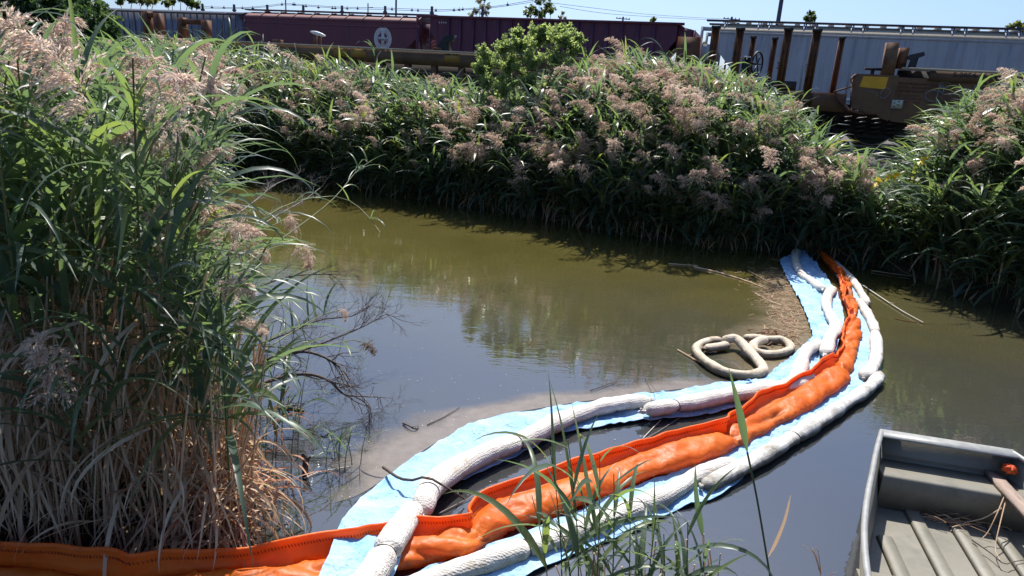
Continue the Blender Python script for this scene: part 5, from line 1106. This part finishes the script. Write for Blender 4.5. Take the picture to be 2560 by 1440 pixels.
film('silt_film', 'brown silt film gathered along the inner blue pad', [(660, 1120), (800, 1060), (960, 1010), (1100, 985), (1300, 960), (1500, 950), (1680, 922), (1800, 935)], [(780, 1270), (900, 1235), (1010, 1160), (1110, 1095), (1230, 1045), (1400, 1012), (1600, 985), (1860, 952)], (0, .55, 1), 'film')
film('scum_film', 'olive brown scum trapped beside the upper pad', [(1640, 850), (1700, 790), (1780, 740), (1800, 690), (1850, 650), (1930, 640)], [(1830, 960), (1940, 925), (2030, 845), (2012, 780), (1985, 725), (1955, 665)], (0, .5, 1), 'film2', z=.005)
g = G(); rg = np.random.default_rng(6)
for k in range(620):
    t = rg.uniform(0, 1); c_ = np.array([np.interp(t, [0, .5, 1], [1930, 1990, 1985]), np.interp(t, [0, .5, 1], [690, 770, 860])]) + rg.normal(0, 1, 2) * [26, 16] - [rg.exponential(14), 0]
    if c_[0] > np.interp(c_[1], [650, 740, 850], [1965, 2010, 2045]): continue
    b = W(c_[0], c_[1], .008 + rg.uniform(0, .012)); a = rg.normal(1.2, .9); L = rg.uniform(.03, .16); v = np.array([math.cos(a), math.sin(a), rg.normal(0, .06)]) * L
    g.tube([b - v / 2, b, b + v / 2], rg.uniform(.0015, .004), 4, rg.uniform(0, 1), cap=False)
for k in range(150):
    b = W(1925 + rg.normal(0, 24), 842 + rg.normal(0, 9), .012 + rg.uniform(0, .02)); a = rg.uniform(0, 6.28); L = rg.uniform(.03, .09); v = np.array([math.cos(a), math.sin(a), rg.normal(0, .2)]) * L
    g.tube([b - v / 2, b + v / 2], rg.uniform(.003, .008), 4, 0, cap=False)
tag(g.build('reed_litter', M['dry']), 'broken reed litter floating against the upper pad', 'reed litter', kind='stuff')
def stick(label, pts, z, r, mat='dry', tint=.7, name='floating_stick', cat='stick', fluff=0, group='sticks and stems afloat'):
    zs = z if np.ndim(z) else [z] * len(pts); P = smoothpath([W(x, y, q_) for (x, y), q_ in zip(pts, zs)], 12); g = G(); b = P[6].copy(); g.tube(P - b, np.linspace(r, r * .55, 12), 6, tint)
    rg_ = np.random.default_rng(len(label))
    for k in range(fluff):
        i_ = rg_.integers(2, 11); v = rg_.normal(0, .035, 3); v[2] = abs(v[2]) * .4; g.tube([P[i_] - b, P[i_] - b + v * .5 + rg_.normal(0, .006, 3), P[i_] - b + v], [r * .5, r * .4, r * .2], 4, tint, cap=False)
    o = g.build(name, M[mat], None, True); o.location = b; return tag(o, label, cat, group)
stick('long pale reed stem afloat between far bank and scum', [(1735, 667), (1800, 682), (1860, 700), (1905, 717)], .012, .011, tint=1.0, fluff=8)
stick('thin pale stem afloat left of the long pale reed stem', [(1672, 659), (1700, 661), (1745, 664)], .01, .007, tint=.9, fluff=4)
stick('thin tan stem angling from the scum toward the bank', [(1870, 676), (1910, 698), (1950, 722)], .015, .006, tint=.8, fluff=4)
stick('short tan stem at the outer tip of the scum', [(1888, 733), (1915, 748), (1950, 762)], .012, .006, tint=.9, fluff=3)
stick('knotted pale cord stretched from outer sock over the water', [(2152, 710), (2190, 735), (2222, 756), (2260, 780), (2308, 806)], .02, .008, 'cord', .8, 'cord', 'cord', 2)
stick('orange brown reed stem afloat beyond the cord end', [(2238, 796), (2270, 803), (2328, 809)], .01, .006, 'plume_brown', 1.0)
stick('pale stem lying in shade under the right bank', [(2178, 676), (2230, 684), (2290, 692), (2330, 702)], .02, .006, tint=.7)
stick('dark stick poking out of the middle of the water', [(1252, 735), (1260, 722), (1271, 706)], [-.02, .03, .085], .006, 'bark')
stick('thin dark stick afloat on the silt left of the pad', [(1068, 1062), (1110, 1042), (1150, 1018)], .012, .0045, 'bark')
stick('thin dark stick afloat on the silt above the inner sock', [(1476, 976), (1505, 966), (1538, 953)], .012, .0045, 'bark')
stick('thin stem leaning from the silt onto the white sock', [(1613, 944), (1630, 964), (1645, 985)], [.01, .06, .10], .003, 'bark')
stick('grey stem afloat inside the dark pool by the sock knot', [(1572, 1118), (1640, 1082), (1702, 1042)], .01, .004, 'greytwig')
stick('short pale stem inside the dark pool by the sock knot', [(1608, 1095), (1630, 1072), (1652, 1050)], .01, .004, 'cord')
stick('straight grey stem afloat in the pool beside the knotted sock', [(1095, 1285), (1160, 1252), (1235, 1215)], .01, .004, 'greytwig')
stick('black crooked twig lying across the inner sock', [(958, 1168), (1000, 1196), (1040, 1200), (1066, 1192), (1110, 1215), (1162, 1248)], [.08, .13, .16, .19, .16, .03], .010, 'bark', name='fallen_twig', cat='twig', fluff=3)
stick('pale reed stem with fluff along the tan sock loop', [(1694, 874), (1740, 900), (1800, 930), (1865, 955)], .014, .006, tint=1.0, fluff=14)
stick('curled dark leaf scrap afloat on the silt film', [(1008, 1058), (1022, 1064), (1036, 1072), (1046, 1070)], [.01, .025, .02, .01], .008, 'bark', cat='leaf scrap', name='leaf_scrap', fluff=3)
stick('bent yellowish reed stem arching from the right bank to the water', [(2150, 560), (2190, 600), (2215, 645), (2260, 680), (2318, 702)], [.5, .45, .3, .14, .01], .007, 'stem', .8, 'bent_reed_stem', 'reed stem')
stick('thin white foam streak stem in the silty water by the shoots', [(760, 1196), (800, 1180), (880, 1165)], .008, .004, 'cord', cat='stem')
# pale specks of down on the still water
g = G(); rg = np.random.default_rng(17)
for k in range(420):
    b = W(rg.uniform(640, 1700), rg.uniform(640, 1250), .005); s = rg.uniform(.0015, .0045); a = rg.uniform(0, 3.1)
    g.add([b + [s * math.cos(a), s * math.sin(a), 0], b + [-s * math.sin(a), s * math.cos(a), 0], b - [s * math.cos(a), s * math.sin(a), 0], b + [s * math.sin(a), -s * math.cos(a), .001]], [(0, 1, 2, 3)])
tag(g.build('floating_specks', M['cord']), 'pale specks of reed down floating on the still water', 'specks', kind='stuff')
# yellow tape tangled in the reeds near the well car
M['tape'] = surf('yellow_tape', (.62, .42, .01), (.75, .52, .02), 8, .5)
for lb, pts in (('yellow tape tangled low in the reeds above the boom end', [(2178, 468), (2196, 456), (2190, 446), (2212, 452), (2224, 440), (2240, 446), (2236, 436), (2250, 438)]), ('short yellow tape scrap caught higher in the reeds', [(2290, 412), (2300, 404), (2310, 408), (2306, 398), (2320, 396), (2326, 384)])):
    P = smoothpath([WD(x, y, 11.1 + .05 * (i_ % 2)) for i_, (x, y) in enumerate(pts)], 50); d = np.gradient(P, axis=0); a = np.linspace(0, 14, 50)
    w_ = np.stack([np.cos(a) * .4, np.sin(a), np.cos(a * .7)], 1) * .028; g = G(); b = P[25].copy()
    g.add(np.stack([P - w_ - b, P + w_ - b], 1).reshape(-1, 3), [(2 * k, 2 * k + 1, 2 * k + 3, 2 * k + 2) for k in range(49)]); o = g.build('yellow_tape', M['tape'], None, True); o.location = b; tag(o, lb, 'tape', 'yellow tape in the reeds')

# ================================================================ flat-bottomed boat
M['boat'] = fabric('boat_paint', (.165, .152, .118), (.208, .193, .152), 3, (.25, 60, .003), .55, (.14, .135, .105), 5, (.5, .68), spec=.4)
M['boatrim'] = fabric('boat_rim', (.23, .23, .215), (.31, .31, .29), 14, (.25, 60, .002), .45, (.26, .26, .24), 12, (.55, .7), spec=.5)
M['plankwood'] = surf('weathered_plank', (.24, .18, .145), (.40, .31, .25), 9, .85, bump=.5, bscale=60, stretch=(1, .12, 1), dirt=(.15, .11, .09), dscale=9, dstretch=(1, .15, 1))
M['cloth'] = surf('orange_cloth', (.70, .07, .012), (.85, .14, .03), 9, .6)
ZG = .42; BL_ = W(2203, 1083, ZG); BR_ = W(2533, 1135, ZG); wid = np.linalg.norm(BR_ - BL_); k_ = wid / .6193
bx_ = (BR_ - BL_) / wid; by_ = np.cross([0, 0, 1.], bx_)
boat = thing('flat_bottomed_boat', 'olive grey flat-bottomed metal boat moored at lower right', 'boat', (BL_[0], BL_[1], 0), rotz=math.atan2(bx_[1], bx_[0]), rel=False)
gl_ = np.array([(0, 0), (-.075, -.22), (-.152, -.466), (-.227, -.704), (-.288, -.926), (-.330, -1.12), (-.356, -1.29), (-.385, -1.6), (-.40, -2.1), (-.40, -2.8)]) * k_
gl_ = smoothpath(gl_, 30); gr_ = gl_.copy(); gr_[:, 0] = wid - gr_[:, 0]
def wall(pts, sgn):      # inner and outer skin of one side
    n = len(pts); zc_ = .05; ins = .075
    top = np.column_stack([pts, np.full(n, ZG)]); bot = np.column_stack([pts[:, 0] + sgn * ins, pts[:, 1] - .02, np.full(n, zc_)]); bot[0, 1] -= .06
    out_t = top - np.array([sgn * .012, 0, 0]); out_b = np.column_stack([pts[:, 0] + sgn * (ins - .02), pts[:, 1] - .01, np.full(n, -.08)])
    g = G(); V = np.concatenate([top, bot, out_b, out_t]); F = []
    for a, b in ((0, n), (n, 2 * n), (2 * n, 3 * n), (3 * n, 0)):
        for i_ in range(n - 1): F.append((a + i_, a + i_ + 1, b + i_ + 1, b + i_))
    g.add(V, F); return g
wall(gl_, 1).build('hull_side', M['boat'], boat, True, off=(0, 0, 0)); wall(gr_, -1).build('hull_side', M['boat'], boat, True, off=(0, 0, 0))
g = G(); g.hexa([(.055, -.13, -.08), (wid - .055, -.13, -.08), (wid - .075, -.16, -.08), (.075, -.16, -.08), (-.0, .0, ZG), (wid, .0, ZG), (wid, -.014, ZG), (0, -.014, ZG)]); g.build('bow_panel', M['boat'], boat)
g = G(); g.hexa([(.03, -.062, ZG - .12), (wid - .03, -.062, ZG - .12), (wid - .03, -.045, ZG - .12), (.03, -.045, ZG - .12), (.01, -.032, ZG - .105), (wid - .01, -.032, ZG - .105), (wid - .01, -.015, ZG - .105), (.01, -.015, ZG - .105)]); g.build('bow_stiffener', M['boat'], boat)
g = G(); g.hexa([(-.012, -.066, ZG + .001), (wid + .012, -.066, ZG + .001), (wid + .012, .028, ZG + .001), (-.012, .028, ZG + .001), (-.006, -.064, ZG + .012), (wid + .006, -.064, ZG + .012), (wid + .004, .022, ZG + .020), (-.004, .022, ZG + .020)]); g.build('bow_cap', M['boatrim'], boat)
for pts in (gl_, gr_):
    g = G(); g.tube(np.column_stack([pts, np.full(len(pts), ZG + .006)]), .0165, 10); g.build('gunwale', M['boatrim'], boat, True)
# floor and its raised ribs
fl_l = np.column_stack([gl_[:, 0] + .07, gl_[:, 1]]); n = len(fl_l)
g = G(); V = np.concatenate([np.column_stack([fl_l, np.full(n, .055)]), np.column_stack([wid - fl_l[:, 0], fl_l[:, 1], np.full(n, .055)])]); V[0, 1] = V[n, 1] = -.1; g.add(V, [(i_, i_ + 1, n + i_ + 1, n + i_) for i_ in range(n - 1)]); g.build('floor', M['boat'], boat)
for uc in (-.05, .145, .33, .515, .70):
    c_ = uc * k_; v0 = -.22 if 0 < uc < .62 else -.62
    g = G(); w1, w2, h_ = .048, .034, .020
    g.prism([(c_ - w1, .056), (c_ + w1, .056), (c_ + w2, .056 + h_), (c_ - w2, .056 + h_)], -3.2, v0); g.build('floor_rib', M['boat'], boat)
def bench(v0, v1, zt, name='bench'):
    ua = np.interp(-(v0 + v1) / 2, -gl_[:, 1], gl_[:, 0]) + .03; ub = wid - ua
    g = G(); prof = [(v0, .057), (v0, zt - .02), (v0 + .006, zt - .006), (v0 + .02, zt), (v1, zt), (v1, .057)]
    g.prismx(prof, ua, ub); return g.build(name, M['boat'], boat)
bench(-.235 * k_, -.045 * k_, .275); bench(-1.42 * k_, -1.06 * k_, .275)
def BW(u_, v_, z_): return np.array([BL_[0], BL_[1], 0]) + bx_ * u_ + by_ * v_ + np.array([0, 0, z_])
P0 = W(2474, 1180, .292); P1 = W(2585, 1300, .292); dd = (P1 - P0) / np.linalg.norm(P1 - P0); P1 = P0 + dd * 1.5; sd_ = np.cross(dd, [0, 0, 1.]); g = G()
for k in range(1):
    w_ = .036; g.hexa([P0 - sd_ * w_ + [0, 0, -.014], P0 + sd_ * w_ + [0, 0, -.014], P1 + sd_ * w_ + [0, 0, -.014], P1 - sd_ * w_ + [0, 0, -.014], P0 - sd_ * w_ + [0, 0, .018], P0 + sd_ * w_ + [0, 0, .018], P1 + sd_ * w_ + [0, 0, .018], P1 - sd_ * w_ + [0, 0, .018]])
o = g.build('wooden_plank', M['plankwood'], None, off=P0); o.location = P0; tag(o, 'weathered wooden plank lying across the boat bench', 'plank')
rg = np.random.default_rng(9); c_ = W(2524, 1172, .36); g = G(); n1, n2 = 18, 28
th, ph = np.meshgrid(np.linspace(.05, math.pi - .05, n1), np.linspace(0, 2 * math.pi, n2, endpoint=False), indexing='ij')
D3 = np.stack([np.sin(th) * np.cos(ph), np.sin(th) * np.sin(ph), np.cos(th)], -1); rr3 = .036 * (1 + .22 * np.sin(5 * ph + 3 * th) * np.sin(th) + .16 * np.sin(9 * ph - 6 * th) + .1 * np.sin(13 * th + 4 * ph)); V = D3 * rr3[..., None] * [1, 1, .75]
k, j = np.meshgrid(np.arange(n1 - 1), np.arange(n2), indexing='ij'); jj = (j + 1) % n2
g.add(V.reshape(-1, 3), np.stack([k * n2 + j, k * n2 + jj, (k + 1) * n2 + jj, (k + 1) * n2 + j], -1).reshape(-1, 4)); o = g.build('orange_cloth', M['cloth'], None, False); o.location = c_; tag(o, 'crumpled bright orange cloth in the boat bow corner', 'cloth')
for lb, pts, zs in (('dry reed blade draped from the bench to the boat floor', [(2512, 1238), (2490, 1290), (2470, 1330), (2456, 1345)], [.28, .2, .12, .10]), ('dry stem fallen from the bench toward the floor ribs', [(2515, 1250), (2500, 1310), (2488, 1370), (2500, 1400)], [.26, .18, .1, .10]), ('pale dry blade lying along the foot of the boat bench', [(2505, 1270), (2460, 1295), (2420, 1305), (2380, 1318)], [.22, .14, .1, .09]), ('thin cord looped over the floor ribs of the boat', [(2430, 1350), (2480, 1385), (2510, 1410), (2530, 1405), (2560, 1400)], [.09, .09, .09, .09, .09])):
    stick(lb, pts, zs, .004, 'dry' if 'cord' not in lb else 'bark', .7, 'reed_straw', 'reed straw', 0, 'dry stems inside the boat')
g = G(); rg = np.random.default_rng(12); gr2 = []
for k in range(34):
    u_, v_ = rg.normal(.30, .09) * k_, rg.normal(-.27, .03) * k_; a = rg.normal(0, .5); L = rg.uniform(.03, .12)
    b = BW(u_, v_, .06 + rg.uniform(.0, .05)); vv = (bx_ * math.cos(a) + by_ * math.sin(a)) * L; g.tube([b - vv, b + [0, 0, .01], b + vv], rg.uniform(.001, .003), 4, rg.uniform(0, .4), cap=False)
tag(g.build('boat_litter', M['dry']), 'dark reed litter heaped at the foot of the boat bench', 'reed litter', kind='stuff')
for o in bpy.data.objects:
    for k in ('_rel', '_s0', '_n0'):
        if k in o: del o[k]
